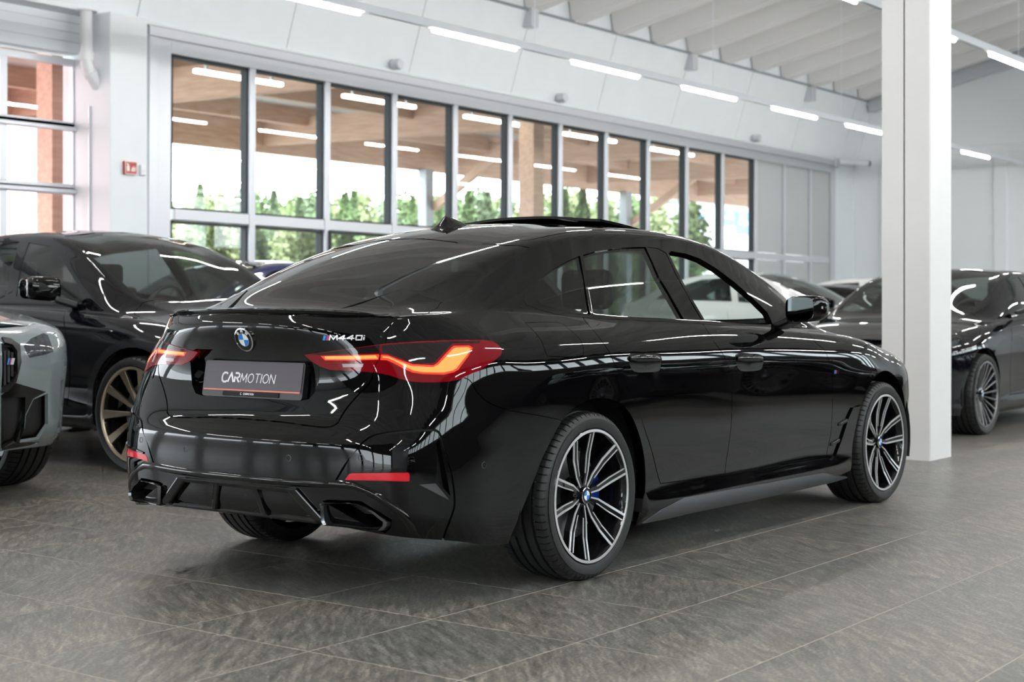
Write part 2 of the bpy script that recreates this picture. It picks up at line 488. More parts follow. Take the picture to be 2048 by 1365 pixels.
# wall behind the camera: corrugated sheet on one side, glazing on the other
fw = MB(); fw.box(-18.3, -18, -3.0, 10.7, 2.1, 9)
fw = fw.build('wall_front', M['darkwall']); tag(fw, kind='structure')
cp = []
yy = np.arange(OPP_Y, -2.99, 0.075)
for i, y in enumerate(yy): cp.append((-18.0 + (0.03 if (i // 2) % 2 else 0.0), y))
cm = MB()
n = len(cp)
cm.add([(x, y, 0) for x, y in cp] + [(x, y, 8.6) for x, y in cp], [(i, i + 1, n + i + 1, n + i) for i in range(n - 1)])
cm.build('corrugated_sheet', M['corr'], fw)
MB().box(-18.05, -17.8, -3.2, -2.9, 0, 8.5).build('post', M['darkwall'], fw)
w3 = MB(); w3.box(-18.2, -17.98, -2.9, 10.6, 2.02, 2.12)
w3 = w3.build('window_3', M['gasket']); tag(w3, kind='structure')
for y in np.arange(-0.6, 10, 2.4):
    MB().box(-18.2, -17.9, y - 0.15, y + 0.15, 0, 2.02).build('mullion', M['darkwall'], w3)

# grey-white painted column right of the car, with its open joint
x0, x1, y0, y1 = 5.10, 5.50, -0.305, 0.045
jm = 0.5 * (at_x(1808, 500, x0)[1] * 2)
c = 0.008
poly = [(x0, jm - 0.006), (x0 + 0.02, jm - 0.006), (x0 + 0.02, jm + 0.006), (x0, jm + 0.006), (x0, y1), (x1, y1), (x1, y0 + c), (x1 - c, y0), (x0 + c, y0), (x0, y0 + c)]
colr = MB().prism(poly[::-1], lambda a, b, d: (a, b, d), 0, 8.3).build('trim_2', M['pillar'])
tag(colr, kind='structure')
MB().box(x0 + 0.0195, x0 + 0.021, jm - 0.006, jm + 0.006, 0, 8.3).build('joint', M['gasket'], colr)

# left column, sectional door, lintel, drainpipe
lc = MB().box(6.03, 6.56, 9.63, 10.5, 0, 4.40).build('trim_3', M['wall'], bevel=0.012); tag(lc, kind='structure')
MB().box(6.005, 6.03, 9.98, 10.0, 0, 3.35).build('cable_duct', M['frame'], lc)
door = MB()
DX0, DX1, DY = 1.3, 6.20, 10.30
door.box(DX1 - 0.11, DX1 + 0.05, DY - 0.04, DY + 0.1, 0, 3.96); door.box(DX0, DX0 + 0.1, DY - 0.04, DY + 0.1, 0, 3.96)
door = door.build('door_1', M['frame'], bevel=0.006); tag(door, kind='structure')
stiles = [DX0 + 0.1, 2.32, 3.26, 4.16, 5.09, DX1 - 0.11]
for r, (z0, z1) in enumerate(((3.18, 3.84), (2.46, 3.09), (1.74, 2.35), (1.02, 1.64), (0.12, 0.92))):
    sec = MB()
    sec.box(DX0 + .1, DX1 - .11, DY - 0.02, DY + 0.05, z1 - 0.005, z1 + 0.075); sec.box(DX0 + .1, DX1 - .11, DY - 0.02, DY + 0.05, z0 - 0.055, z0 + 0.005)
    for x in stiles[1:-1]: sec.box(x - 0.045, x + 0.045, DY - 0.02, DY + 0.05, z0, z1)
    sec.box(DX1 - 0.19, DX1 - .105, DY - 0.02, DY + 0.05, z0, z1)
    sec = sec.build('door_section', M['frame'], door)
    MB().box(DX0 + .1, DX1 - .09, DY - 0.07, DY - 0.02, z0 - 0.105, z0 - 0.055).build('stiffener', M['frame'], sec, bevel=0.008)
    MB().box(DX1 - .14, DX1 - .05, DY - 0.08, DY - 0.02, z0 - 0.11, z0 - 0.02).build('hinge', M['darkjoint'], sec, bevel=0.006)
    for a, b in zip(stiles[:-1], stiles[1:]):
        MB().box(a + .03, b - .03, DY + 0.01, DY + 0.02, z0, z1).build('glass_pane', M['pinkglass'], sec)
lin = MB().box(DX0, 6.03, DY - 0.12, DY + 0.15, 3.96, 4.41).build('lintel', M['wall'], door, bevel=0.006)
for z in (4.09, 4.2, 4.31):
    MB().box(DX0, 6.03, DY - 0.128, DY - 0.118, z - 0.004, z + 0.004).build('lintel_seam', M['frame'], lin)

pip = MB().tube([(5.875, 9.86, 4.42), (5.875, 9.86, 3.86), (5.885, 9.862, 3.80), (5.92, 9.87, 3.735), (5.98, 9.885, 3.66), (6.06, 9.90, 3.57)], 0.068, 20)
pip = pip.build('drainpipe', M['pvc'], smooth=50)
tag(pip, 'white plastic drainpipe with an elbow running into the left column', 'pipe')
MB().tube([(5.875, 9.86, 3.93), (5.875, 9.86, 3.84)], 0.082, 20).build('collar', M['pvc'], pip, smooth=40)
MB().tube([(5.925, 9.872, 3.725), (5.965, 9.882, 3.675)], 0.082, 20).build('collar', M['pvc'], pip, smooth=40)
MB().tube([(5.875, 9.86, 4.395), (5.875, 9.86, 4.412)], 0.12, 24).build('rosette', M['pvc'], pip, smooth=40)

# fire extinguisher sign, wall sensor, security camera
M['signred'] = plain('red_sign', (0.42, 0.02, 0.03), 0.4)
M['signwhite'] = plain('white_sign_print', (0.85, 0.82, 0.72), 0.5)
sg = MB().box(6.20, 6.37, 9.585, 9.63, 2.565, 2.715).build('fire_sign', M['signred'], bevel=0.004)
tag(sg, 'small red fire extinguisher sign on the left white column', 'sign')
pg = MB()
pg.box(6.225, 6.262, 9.582, 9.5855, 2.60, 2.66); pg.box(6.235, 6.252, 9.582, 9.5855, 2.66, 2.685); pg.box(6.222, 6.24, 9.582, 9.5855, 2.675, 2.69)
for k in range(3):
    pg.add([(6.285 + 0.02 * k, 9.584, 2.60), (6.30 + 0.02 * k, 9.584, 2.60), (6.315 + 0.02 * k, 9.584, 2.66 + 0.012 * (k % 2)), (6.296 + 0.02 * k, 9.584, 2.64)], [(0, 1, 2, 3)])
pg.build('pictogram', M['signwhite'], sg)
fr = MB()
for bx in ((6.20, 6.37, 2.565, 2.574), (6.20, 6.37, 2.706, 2.715), (6.20, 6.207, 2.565, 2.715), (6.363, 6.37, 2.565, 2.715)):
    fr.box(bx[0], bx[1], 9.582, 9.5855, bx[2], bx[3])
fr.build('sign_border', M['signwhite'], sg)
ws = MB().box(6.43, 6.51, 9.59, 9.63, 2.565, 2.69).build('wall_sensor', M['wall'], bevel=0.012)
tag(ws, 'small white wall sensor beside the red fire sign', 'sensor')
MB().box(6.455, 6.485, 9.586, 9.592, 2.60, 2.63).build('sensor_lens', M['frame'], ws)
p = at_y(1722, 329, 9.7); p[0] -= .75
sc_ = MB().tube([(p[0] - 0.1, 9.86, p[2]), (p[0] + 0.55, 9.45, p[2] - 0.01)], 0.06, 16).build('security_camera', M['rail'], smooth=40)
tag(sc_, 'white security camera high on the far corner wall', 'camera')
MB().tube([(p[0] + 0.55, 9.45, p[2] - 0.01), (p[0] + 0.58, 9.43, p[2] - 0.01)], 0.062, 16).build('camera_lens', M['gasket'], sc_)
MB().box(p[0] - 0.3, p[0] - 0.05, 9.85, 9.97, p[2] - 0.12, p[2] + 0.08).build('wall_bracket', M['frame'], sc_, bevel=0.01)

# light rails with LED tubes
rows = [(6.0, 7.36 - 2.61 * 9), (1.8, float(at_y(1980, 105, 1.8)[0]) - 2.61 * 11), (-2.4, -17.0), (-6.6, -16.2)]
LBL = ['long white light rail with lit tubes along the window wall', 'long white light rail with lit tubes passing behind the painted column']
for k, (y, xs) in enumerate(rows):
    r = MB().box(-17.6, 26.6, y - 0.03, y + 0.03, 4.0, 4.085).build('light_rail', M['rail'], bevel=0.008)
    tag(r, LBL[k] if k < 2 else 'long white light rail with lit tubes, %s row from the glazed wall' % ('third' if k == 2 else 'fourth'), 'light', 'light rails')
    x = xs
    while x < 25:
        if x > -17.4:
            t = MB().box(x, x + 1.47, y - 0.02, y + 0.02, 3.958, 4.0).build('led_tube', M['tube'], r, bevel=0.015)
        x += 2.61
    for x in np.arange(-16, 26, 4.2):
        MB().beam((x, y, 4.08), (x, y, roof_z(y) + 0.3), 0.006, 0.006, up=(1, 0, 0)).build('suspension_wire', M['rail'], r)

# ------------------------------------------------------------------ outdoors
M['asphalt'] = plain('pale_asphalt', (0.42, 0.41, 0.40), 0.9, noise=0.15, scale=2)
M['grass'] = plain('rough_grass', (0.10, 0.20, 0.04), 0.9, noise=0.4, scale=1)
gnd = MB().box(-120, 200, -120, 260, -0.4, -0.13).build('ground', M['asphalt']); tag(gnd, kind='structure')
# timber canopy: posts, main beams, purlins, deck
cn = empty('timber_canopy', (0, 11.5, 0), label='long canopy of pale timber beams outside the glazed wall', cat='canopy')
def part_beam(name, a, b, w, hh, mat=M['timber']):
    a = Vector(a) - Vector(cn.location); b = Vector(b) - Vector(cn.location)
    d = (b - a); Ln = d.length
    o = MB().box(0, Ln, -w / 2, w / 2, -hh / 2, hh / 2).build(name, mat, cn)
    o.location = a
    o.rotation_mode = 'QUATERNION'
    o.rotation_quaternion = Matrix((d.normalized(), Vector((0, 0, 1)).cross(d).normalized(), d.normalized().cross(Vector((0, 0, 1)).cross(d).normalized()))).transposed().to_quaternion()
    return o
M['canopydeck'] = plain('grey_canopy_deck', (0.60, 0.57, 0.54), 0.7)
def can_z(y): return 5.42 + (y - 11.5) * 0.02
# (canopy layout) posts in two rows, girders across, purlins along
for y in (11.3, 14.3, 17.3, 20.5):
    part_beam('purlin', (2.0, y, can_z(y) - 0.15), (60, y, can_z(y) - 0.15), 0.18, 0.46)
part_beam('edge_beam', (2.0, 22.0, 5.10), (60, 22.0, 5.10), 0.22, 0.80)
for k in range(8):
    x = 6.5 + 6.9 * k
    part_beam('girder', (x, 10.9, can_z(11) - 0.45), (x, 22.0, can_z(22) - 0.45), 0.24, 0.60)
d = MB().box(0, 58, 10.8 - 11.5, 22.3 - 11.5, 0, 0.1).build('deck', M['canopydeck'], cn); d.location = (2, 0, 5.62)
M['steel'] = plain('grey_steel', (0.30, 0.31, 0.33), 0.5, metal=0.3)
for u, y in ((1063, 12.6), (110, 12.8)):
    p = at_y(u, 450, y)
    o = MB().box(-0.17, 0.17, -0.17, 0.17, 0, 5.1).build('timber_post', M['timber'], cn)
    o.location = (p[0], p[1] - 11.5, 0)
for u, y in ((852, 21.8), (1251, 21.8)):
    p = at_y(u, 450, y)
    o = MB().box(-0.16, 0.16, -0.14, 0.14, 0, 4.72).build('steel_post', M['steel'], cn)
    o.location = (p[0], y - 11.5, 0)
    part_beam('brace', (p[0] + 0.2, y - 0.1, 3.7), (p[0] + 0.2, y - 2.6, 5.2), 0.16, 0.22)

lum = emis('lit_canopy_lamp', (1.0, 0.93, 0.82), 14.0)
for u0, v0, u1, v1 in ((390, 141, 563, 170), (687, 192, 829, 214), (930, 234, 1045, 250), (1128, 268, 1230, 283), (1298, 297, 1385, 311)):
    a, b = at_y(u0, v0, 13.0), at_y(u1, v1, 13.0)
    z = (a[2] + b[2]) / 2
    o = MB().box(a[0], b[0], 12.95 - 11.5, 13.05 - 11.5, z - .03, z + .03).build('canopy_lamp', lum, cn, bevel=.015)
    MB().box(a[0] + .2, a[0] + .24, 12.98 - 11.5, 13.02 - 11.5, z, 5.6).build('lamp_hanger', M['steel'], cn)
    MB().box(b[0] - .24, b[0] - .2, 12.98 - 11.5, 13.02 - 11.5, z, 5.6).build('lamp_hanger', M['steel'], cn)
# trees
M['leaf'] = []
for i, c in enumerate([(0.17, 0.24, 0.10), (0.24, 0.30, 0.13), (0.18, 0.235, 0.13), (0.30, 0.34, 0.17)]):
    M['leaf'].append(plain('foliage_%s' % 'abcd'[i], c, 0.7, noise=0.35, scale=3))
M['bark'] = plain('bark', (0.12, 0.085, 0.06), 0.9)
def crown_mesh(kind, nq=2600):
    vs, fs = [], []
    for q in range(nq):
        if kind == 'round':
            while True:
                p = rng.uniform(-1, 1, 3)
                rr = np.linalg.norm(p)
                if 0.45 < rr < 1: break
            lob = 0.8 + 0.25 * math.sin(5 * math.atan2(p[1], p[0]) + 3 * p[2])
            p = p * np.array([lob, lob, 1.0]) + np.array([0, 0, 1.0]); p[2] *= 1.5
        else:
            t = rng.uniform(0.04, 1) ** 0.8
            rr = (1 - t) ** .8 * (0.75 + 0.25 * math.sin(t * 40)) * rng.uniform(0.35, 1)
            a = rng.uniform(0, 2 * PI)
            p = np.array([rr * math.cos(a), rr * math.sin(a), t * 3])
        nrm = rng.normal(size=3); nrm /= np.linalg.norm(nrm)
        t1 = np.cross(nrm, [0, 0, 1.0]); t1 /= (np.linalg.norm(t1) + 1e-9); t2 = np.cross(nrm, t1)
        s = rng.uniform(0.05, 0.13)
        k = len(vs)
        for a_, b_ in ((-1, -.5), (1, -.6), (1.1, .5), (0, 1), (-1, .6)):
            vs.append(tuple(p + t1 * a_ * s + np.array([1, 1, 0.6]) * t2 * b_ * s))
        fs.append(tuple(range(k, k + 5)))
    me = bpy.data.meshes.new('crown'); me.from_pydata(vs, [], fs); return me
CROWN = {(k, i): crown_mesh(k) for k in ('round', 'cone') for i in range(2)}
TR = MB().lathe([(0.0, 0), (0.16, 0), (0.11, 0.5), (0.05, 1.0), (0, 1.0)], 8, 'z')
trunk_me = bpy.data.meshes.new('trunk'); trunk_me.from_pydata(TR.v, [], TR.f); trunk_me.materials.append(M['bark'])
crown_cache = {}
PANES = [340, 500, 650, 785, 905, 1015, 1115, 1207, 1293, 1370, 1442, 1505]
ORD = ['first', 'second', 'third', 'fourth', 'fifth', 'sixth', 'seventh', 'eighth', 'ninth', 'tenth', 'eleventh']
TREES = []
def tree(u, v_top, dist, wpx, kind, mi, label, group, base=None):
    k = [i for i in range(11) if PANES[i] <= u < PANES[i + 1]]
    label += ', behind the %s window pane' % ORD[k[0]] if k else ', %s' % ('beyond the sectional door' if u < 340 else 'right of the last window pane')
    D = pix_ray(u, v_top)
    P = CAM + D * dist
    ht = P[2] + 0.13
    r = wpx * dist / FPX / 2
    TREES.append((u, label))
    nm = {'round': 'leafy_tree', 'cone': 'spruce_tree'}[kind]
    t = empty(nm, (P[0], P[1], -0.13), rng.uniform(0, 6), label, 'tree', group)
    TREES[-1] = (u, label, t)
    key = (kind, random.randint(0, 1), mi)
    if key not in crown_cache:
        me = CROWN[key[:2]].copy(); me.materials.append(M['leaf'][mi]); crown_cache[key] = me
    c = bpy.data.objects.new('crown', crown_cache[key]); link(c, t)
    b0 = 0.08 if base is None else base
    c.location = (0, 0, ht * b0); c.scale = (r, r, ht * (1 - b0) / 3)
    k = bpy.data.objects.new('trunk', trunk_me); link(k, t); k.scale = (ht / 8, ht / 8, ht * 0.7)
LT = {('cone', 0): 'mid green pointed spruce', ('cone', 2): 'dark green pointed spruce',
      ('round', 0): 'mid green leafy tree', ('round', 1): 'light green leafy tree',
      ('round', 3): 'pale yellow-green leafy tree', ('round', 2): 'dark green leafy tree'}
for i in range(34):                      # the tree line
    u = 300 + i * 36 + random.uniform(-10, 10)
    vt = 386 + random.uniform(-14, 14) + max(0, (u - 900) * 0.012) - (14 if 1130 < u < 1230 else 0)
    mi = random.choice((0, 1, 1, 3, 2))
    if u > 1385: continue
    tree(u, vt, (54, 68, 84)[i % 3], random.uniform(80, 108), 'round', mi, LT[('round', mi)], 'trees beyond the canopy', 0.05)
for u, vt in ((400, 372), (548, 385), (600, 398), (690, 388), (708, 386), (825, 396), (938, 385), (975, 388), (1130, 382), (1165, 380), (1010, 396), (650, 392), (878, 399)):
    mi = random.choice((0, 2))
    tree(u, vt - 2, 47.5 + random.uniform(-1, 1), random.uniform(95, 130), 'cone', mi, LT[('cone', mi)], 'spruces beyond the canopy')
for i in range(20):                      # nearer bushes seen under the transom
    u = 330 + i * 46  + random.uniform(-12, 12)
    mi = random.choice((0, 1, 3, 1))
    if u > 1370: continue
    tree(u, 445 + random.uniform(-10, 10), (33, 42)[i % 2], random.uniform(80, 96), 'round', mi,
         ['mid green bush', 'light green bush', '', 'pale yellow-green bush'][mi], 'bushes before the tree line', 0.0)
for i in range(6):
    u = -20 + i * 34
    tree(u, 470 + random.uniform(-8, 8), (38, 45)[i % 2], 64, 'round', 1, 'light green bush', 'bushes beyond the sectional door', 0.0)

# white building with blue sign boards
M['bwhite'] = plain('white_render', (0.75, 0.76, 0.77), 0.7)
M['signblue'] = plain('blue_sign_print', (0.10, 0.30, 0.62), 0.5)
YB = 30.0
a, b = at_y(1388, 500, YB), at_y(1530, 500, YB)
zt = at_y(1440, 408, YB)[2]
bl = MB().box(a[0], b[0] + 6, YB, YB + 6, -0.13, zt).build('white_building', M['bwhite'])
tag(bl, 'white flat building with blue sign boards seen through the last panes', 'building')
MB().box(a[0] - 0.2, b[0] + 6.2, YB - 0.2, YB + 6.2, zt, zt + 0.15).build('parapet', M['steel'], bl)
for (u0, v0, u1, v1) in ((1390, 418, 1409, 437), (1444, 421, 1470, 450), (1472, 425, 1496, 468)):
    p0, p1 = at_y(u0, v1, YB), at_y(u1, v0, YB)
    s = MB().box(p0[0], p1[0], YB - 0.06, YB, p0[2], p1[2]).build('sign_board', M['signblue'], bl)
    w_ = (p1[0] - p0[0])
    mk = MB(); mk.box(p0[0] + .12 * w_, p1[0] - .12 * w_, YB - .07, YB - .06, p0[2] + .42 * (p1[2] - p0[2]), p0[2] + .56 * (p1[2] - p0[2]))
    mk.box(p0[0] + .3 * w_, p1[0] - .3 * w_, YB - .07, YB - .06, p0[2] + .66 * (p1[2] - p0[2]), p0[2] + .82 * (p1[2] - p0[2]))
    mk.build('sign_marking', M['bwhite'], s)

by = {}
for u, lb, t in TREES: by.setdefault(lb, []).append((u, t))
for lb, L in by.items():
    if len(L) < 2: continue
    L.sort(key=lambda x: x[0])
    a_, _, b_ = lb.partition(', ')
    for k, (u, t) in enumerate(L):
        t['label'] = '%s from left of the %s%s %s' % (ORD[k], a_, 'es' if a_.endswith('bush') else 's', b_)
# ------------------------------------------------------------------ car body surfaces
def nat_M(t):
    """second derivatives of the natural cubic spline through knots t, as a matrix acting on the values"""
    t = np.asarray(t, float); n = len(t)
    A = np.zeros((n, n)); B = np.zeros((n, n))
    A[0, 0] = A[-1, -1] = 1
    for i in range(1, n - 1):
        h0, h1 = t[i] - t[i - 1], t[i + 1] - t[i]
        A[i, i - 1], A[i, i], A[i, i + 1] = h0 / 6, (h0 + h1) / 3, h1 / 6
        B[i, i - 1], B[i, i], B[i, i + 1] = 1 / h0, -1 / h0 - 1 / h1, 1 / h1
    return np.linalg.solve(A, B)
def spl(t, y, s):
    """natural cubic spline through (t, y) at s; y may carry extra axes"""
    t = np.asarray(t, float); y = np.asarray(y, float); s = np.asarray(s, float)
    m = np.tensordot(nat_M(t), y, 1)
    k = np.clip(np.searchsorted(t, s, 'right') - 1, 0, len(t) - 2)
    h = t[k + 1] - t[k]
    a, b = (t[k + 1] - s) / h, (s - t[k]) / h
    sh = (slice(None),) + (None,) * (y.ndim - 1)
    c, d = ((a ** 3 - a) * h * h / 6), ((b ** 3 - b) * h * h / 6)
    return a[sh] * y[k] + b[sh] * y[k + 1] + c[sh] * m[k] + d[sh] * m[k + 1]
def rowspl(V, R, v):
    """spline across rows: R[n, rows, 3] evaluated at v[n]"""
    V = np.asarray(V, float)
    m = np.einsum('ij,njk->nik', nat_M(V), R)
    k = np.clip(np.searchsorted(V, v, 'right') - 1, 0, len(V) - 2)
    h = V[k + 1] - V[k]
    a, b = (V[k + 1] - v) / h, (v - V[k]) / h
    i = np.arange(len(v))
    c, d = (a ** 3 - a) * h * h / 6, (b ** 3 - b) * h * h / 6
    return a[:, None] * R[i, k] + b[:, None] * R[i, k + 1] + c[:, None] * m[i, k] + d[:, None] * m[i, k + 1]

NS, NG = 13, 8
VR = [0, .08, .17, .27, .36, .42, .48, .55, .64, .73, .80, .86, .92, .97, 1.09, 1.20, 1.27, 1.33, 1.52, 1.71, 1.90]
class Body:
    """half a car: side rows wrap round nose and tail, upper rows run from the belt to the centre line.
    S: [13][stations](x, w, z); G: [8][stations between the tips]; (x, w, z) with w half width"""
    def __init__(s, U, S, G, iF, iR):
        s.U, s.iF, s.iR, s.frame = np.array(U, float), iF, iR, None
        s.uF, s.uR = U[iF], U[iR]
        S = np.array(S, float); G = np.array(G, float)
        mir = np.array([1, -1, 1.0])
        n = len(U)
        # mirrored stations past both centre lines
        U2 = [2 * U[0] - U[k] for k in (3, 2, 1)] + list(U) + [2 * U[-1] - U[n - 1 - k] for k in (1, 2, 3)]
        S2 = np.concatenate([S[:, [3, 2, 1]] * mir, S, S[:, [n - 2, n - 3, n - 4]] * mir], 1)
        s.US, s.S = np.array(U2), S2.transpose(1, 0, 2)
        s.UG, s.G = np.array(U[iF:iR + 1]), G.transpose(1, 0, 2)
        s.VG = np.array(VR + [2 * VR[-1] - VR[-2 - k] for k in range(3)])
        s.VS = np.array(VR[:NS])
    def ev(s, u, v):
        u = np.asarray(u, float); v = np.asarray(v, float)
        out = np.zeros((len(u), 3))
        rs = spl(s.US, s.S, np.clip(u, s.U[0], s.U[-1]))
        mid = (u >= s.uF - 1e-9) & (u <= s.uR + 1e-9)
        if mid.any():
            rg = spl(s.UG, s.G, np.clip(u[mid], s.uF, s.uR))
            R = np.concatenate([rs[mid], rg], 1)
            ex = R[:, [-2, -3, -4]] * np.array([1, -1, 1.0])
            out[mid] = rowspl(s.VG, np.concatenate([R, ex], 1), v[mid])
        if (~mid).any():
            out[~mid] = rowspl(s.VS, rs[~mid], np.clip(v[~mid], 0, VR[NS - 1]))
        return out
    def full(s, u, v):
        """points (car frame, right half: y = -w) and outward normals"""
        e = 1e-3
        u = np.asarray(u, float); v = np.asarray(v, float)
        mid = (u >= s.uF - 1e-9) & (u <= s.uR + 1e-9)
        vtop = np.where(mid, VR[-1], VR[NS - 1])
        u0 = np.where(mid, np.maximum(u - e, s.uF), np.where(u < s.uF, u - e, np.maximum(u - e, s.uR + 1e-6)))
        u1 = np.where(mid, np.minimum(u + e, s.uR), np.where(u > s.uR, u + e, np.minimum(u + e, s.uF - 1e-6)))
        u0, u1 = np.maximum(u0, s.U[0]), np.minimum(u1, s.U[-1])
        v0, v1 = np.maximum(v - e, 0), np.minimum(v + e, vtop)
        P = s.ev(u, v)
        du = s.ev(u1, v) - s.ev(u0, v); dv = s.ev(u, v1) - s.ev(u, v0)
        f = np.array([1, -1, 1.0])
        P, du, dv = P * f, du * f, dv * f
        N = np.cross(du, dv)
        N /= np.linalg.norm(N, axis=1)[:, None] + 1e-12
        c = np.abs(P[:, 1]) < 1e-4
        P[c, 1] = 0; N[c, 1] = 0
        N /= np.linalg.norm(N, axis=1)[:, None] + 1e-12
        return P, N
    def make_grid(s, su=0.03, sv=3):
        us = []
        for a, b in zip(s.U[:-1], s.U[1:]):
            k = max(2, int(round((b - a) / su))); us += list(np.linspace(a, b, k, endpoint=False))
        us.append(s.U[-1])
        vs = []
        for a, b in zip(VR[:-1], VR[1:]):
            k = max(sv, int(round((b - a) / 0.022))); vs += list(np.linspace(a, b, k, endpoint=False))
        vs.append(VR[-1])
        s.us, s.vs = np.array(us), np.array(vs)
        g = [(u, v) for u in us for v in vs if v <= VR[NS - 1] + 1e-9 or s.uF - 1e-9 <= u <= s.uR + 1e-9]
        s.grid = np.array(g)
        # lookup surface for ray casts
        idx = {(round(u, 6), round(v, 6)): i for i, (u, v) in enumerate(g)}
        P, N = s.full(s.grid[:, 0], s.grid[:, 1])
        T = []
        for i in range(len(us) - 1):
            for j in range(len(vs) - 1):
                q = [idx.get((round(us[a], 6), round(vs[b], 6))) for a, b in ((i, j), (i + 1, j), (i + 1, j + 1), (i, j + 1))]
                if None in q: continue
                T += [(q[0], q[1], q[2]), (q[0], q[2], q[3])]
        s.T, s.P = np.array(T), P
        s.bvh = BVHTree.FromPolygons([Vector(p) for p in P], T, all_triangles=True)
        s.sgn = 1.0
        # orientation check: side normal must point to -y
        k = np.argmin(np.abs(s.grid[:, 0] + 1.2) + np.abs(s.grid[:, 1] - .5))
        if N[k, 1] > 0: s.sgn = -1.0
    def cast(s, o, d):
        hit = s.bvh.ray_cast(Vector(o), Vector(d).normalized())
        if hit[0] is None: return None
        t = s.T[hit[2]]
        A, B, C = s.P[t]
        p = np.array(hit[0])
        v0, v1, v2 = B - A, C - A, p - A
        d00, d01, d11, d20, d21 = v0 @ v0, v0 @ v1, v1 @ v1, v2 @ v0, v2 @ v1
        den = d00 * d11 - d01 * d01 + 1e-18
        b, c = (d11 * d20 - d01 * d21) / den, (d00 * d21 - d01 * d20) / den
        return s.grid[t[0]] * (1 - b - c) + s.grid[t[1]] * b + s.grid[t[2]] * c
    def px(s, pts):
        out = []
        for u, v in pts:
            o_, d_ = CAM, pix_ray(u, v)
            if s.frame is not None:
                (lx, ly, lz), rz, left = s.frame
                c, sn = math.cos(-rz), math.sin(-rz)
                q = o_ - np.array([lx, ly, lz])
                o_ = np.array([c * q[0] - sn * q[1], sn * q[0] + c * q[1], q[2]]); d_ = np.array([c * d_[0] - sn * d_[1], sn * d_[0] + c * d_[1], d_[2]])
                if left: o_, d_ = o_ * [1, -1, 1], d_ * [1, -1, 1]
            r = s.cast(o_, d_)
            if r is not None: out.append(r)
            else: print('px miss', u, v)
        return np.array(out)
    def xz(s, pts):
        """points of the side given by (x, z)"""
        out = []
        for x, z in pts:
            r = s.cast((x, -3, z), (0, 1, 0))
            out.append(r if r is not None else np.array([-x, -0.05 if z < 0.3 else 0.9]))
        return np.array(out)
    def yz(s, pts):
        """points of the tail given by (y, z)"""
        out = []
        for y, z in pts:
            r = s.cast((-3, y, z), (1, 0, 0))
            if r is None: print('yz miss', y, z)
            else: out.append(r)
        return np.array(out)
    def metric(s, q):
        q = np.atleast_2d(q); e = 2e-3
        du = np.linalg.norm(s.ev(q[:, 0] + e, q[:, 1]) - s.ev(q[:, 0] - e, q[:, 1]), axis=1) / (2 * e)
        dv = np.linalg.norm(s.ev(q[:, 0], q[:, 1] + e) - s.ev(q[:, 0], q[:, 1] - e), axis=1) / (2 * e)
        return np.maximum(du, .15), np.maximum(dv, .15)

def smooth_line(P, n=6, closed=False):
    """Catmull-Rom through P"""
    P = np.asarray(P, float); m = len(P)
    out = []
    rngk = range(m) if closed else range(m - 1)
    for i in rngk:
        p1, p2 = P[i], P[(i + 1) % m]
        p0 = P[i - 1] if (closed or i > 0) else 2 * p1 - p2
        p3 = P[(i + 2) % m] if (closed or i + 2 < m) else 2 * p2 - p1
        l = np.linalg.norm(p2 - p1)
        for t in np.arange(n) / n:
            out.append(0.5 * ((2 * p1) + (-p0 + p2) * t + (2 * p0 - 5 * p1 + 4 * p2 - p3) * t * t + (-p0 + 3 * p1 - 3 * p2 + p3) * t ** 3))
    if not closed: out.append(P[-1])
    return np.array(out)

def in_poly(poly, q):
    x, y = q[:, 0], q[:, 1]
    r = np.zeros(len(q), bool)
    n = len(poly)
    for i in range(n):
        x0, y0 = poly[i]; x1, y1 = poly[(i + 1) % n]
        c = ((y0 > y) != (y1 > y))
        if c.any():
            xi = (x1 - x0) * (y - y0) / (y1 - y0 + 1e-15) + x0
            r ^= c & (x < xi)
    return r

def strip(body, line, width):
    """outline of a thin band of given width (metres) along a uv line"""
    L = np.asarray(line, float)
    mu, mv = body.metric(L)
    Q = np.c_[L[:, 0] * mu, L[:, 1] * mv]
    t = np.gradient(Q, axis=0)
    t /= np.linalg.norm(t, axis=1)[:, None] + 1e-12
    nrm = np.c_[-t[:, 1], t[:, 0]] * (width / 2)
    off = np.c_[nrm[:, 0] / mu, nrm[:, 1] / mv]
    return np.concatenate([L + off, (L - off)[::-1]])

def band(body, loop, width):
    """closed band following a closed uv outline: returns inner and outer outlines"""
    L = np.asarray(loop, float)
    mu, mv = body.metric(L)
    Q = np.c_[L[:, 0] * mu, L[:, 1] * mv]
    t = np.roll(Q, -1, 0) - np.roll(Q, 1, 0)
    t /= np.linalg.norm(t, axis=1)[:, None] + 1e-12
    area = 0.5 * np.sum(Q[:, 0] * np.roll(Q[:, 1], -1) - np.roll(Q[:, 0], -1) * Q[:, 1])
    sg = 1 if area > 0 else -1
    nrm = np.c_[-t[:, 1], t[:, 0]] * sg * width
    off = np.c_[nrm[:, 0] / mu, nrm[:, 1] / mv]
    return L + off                      # inner outline

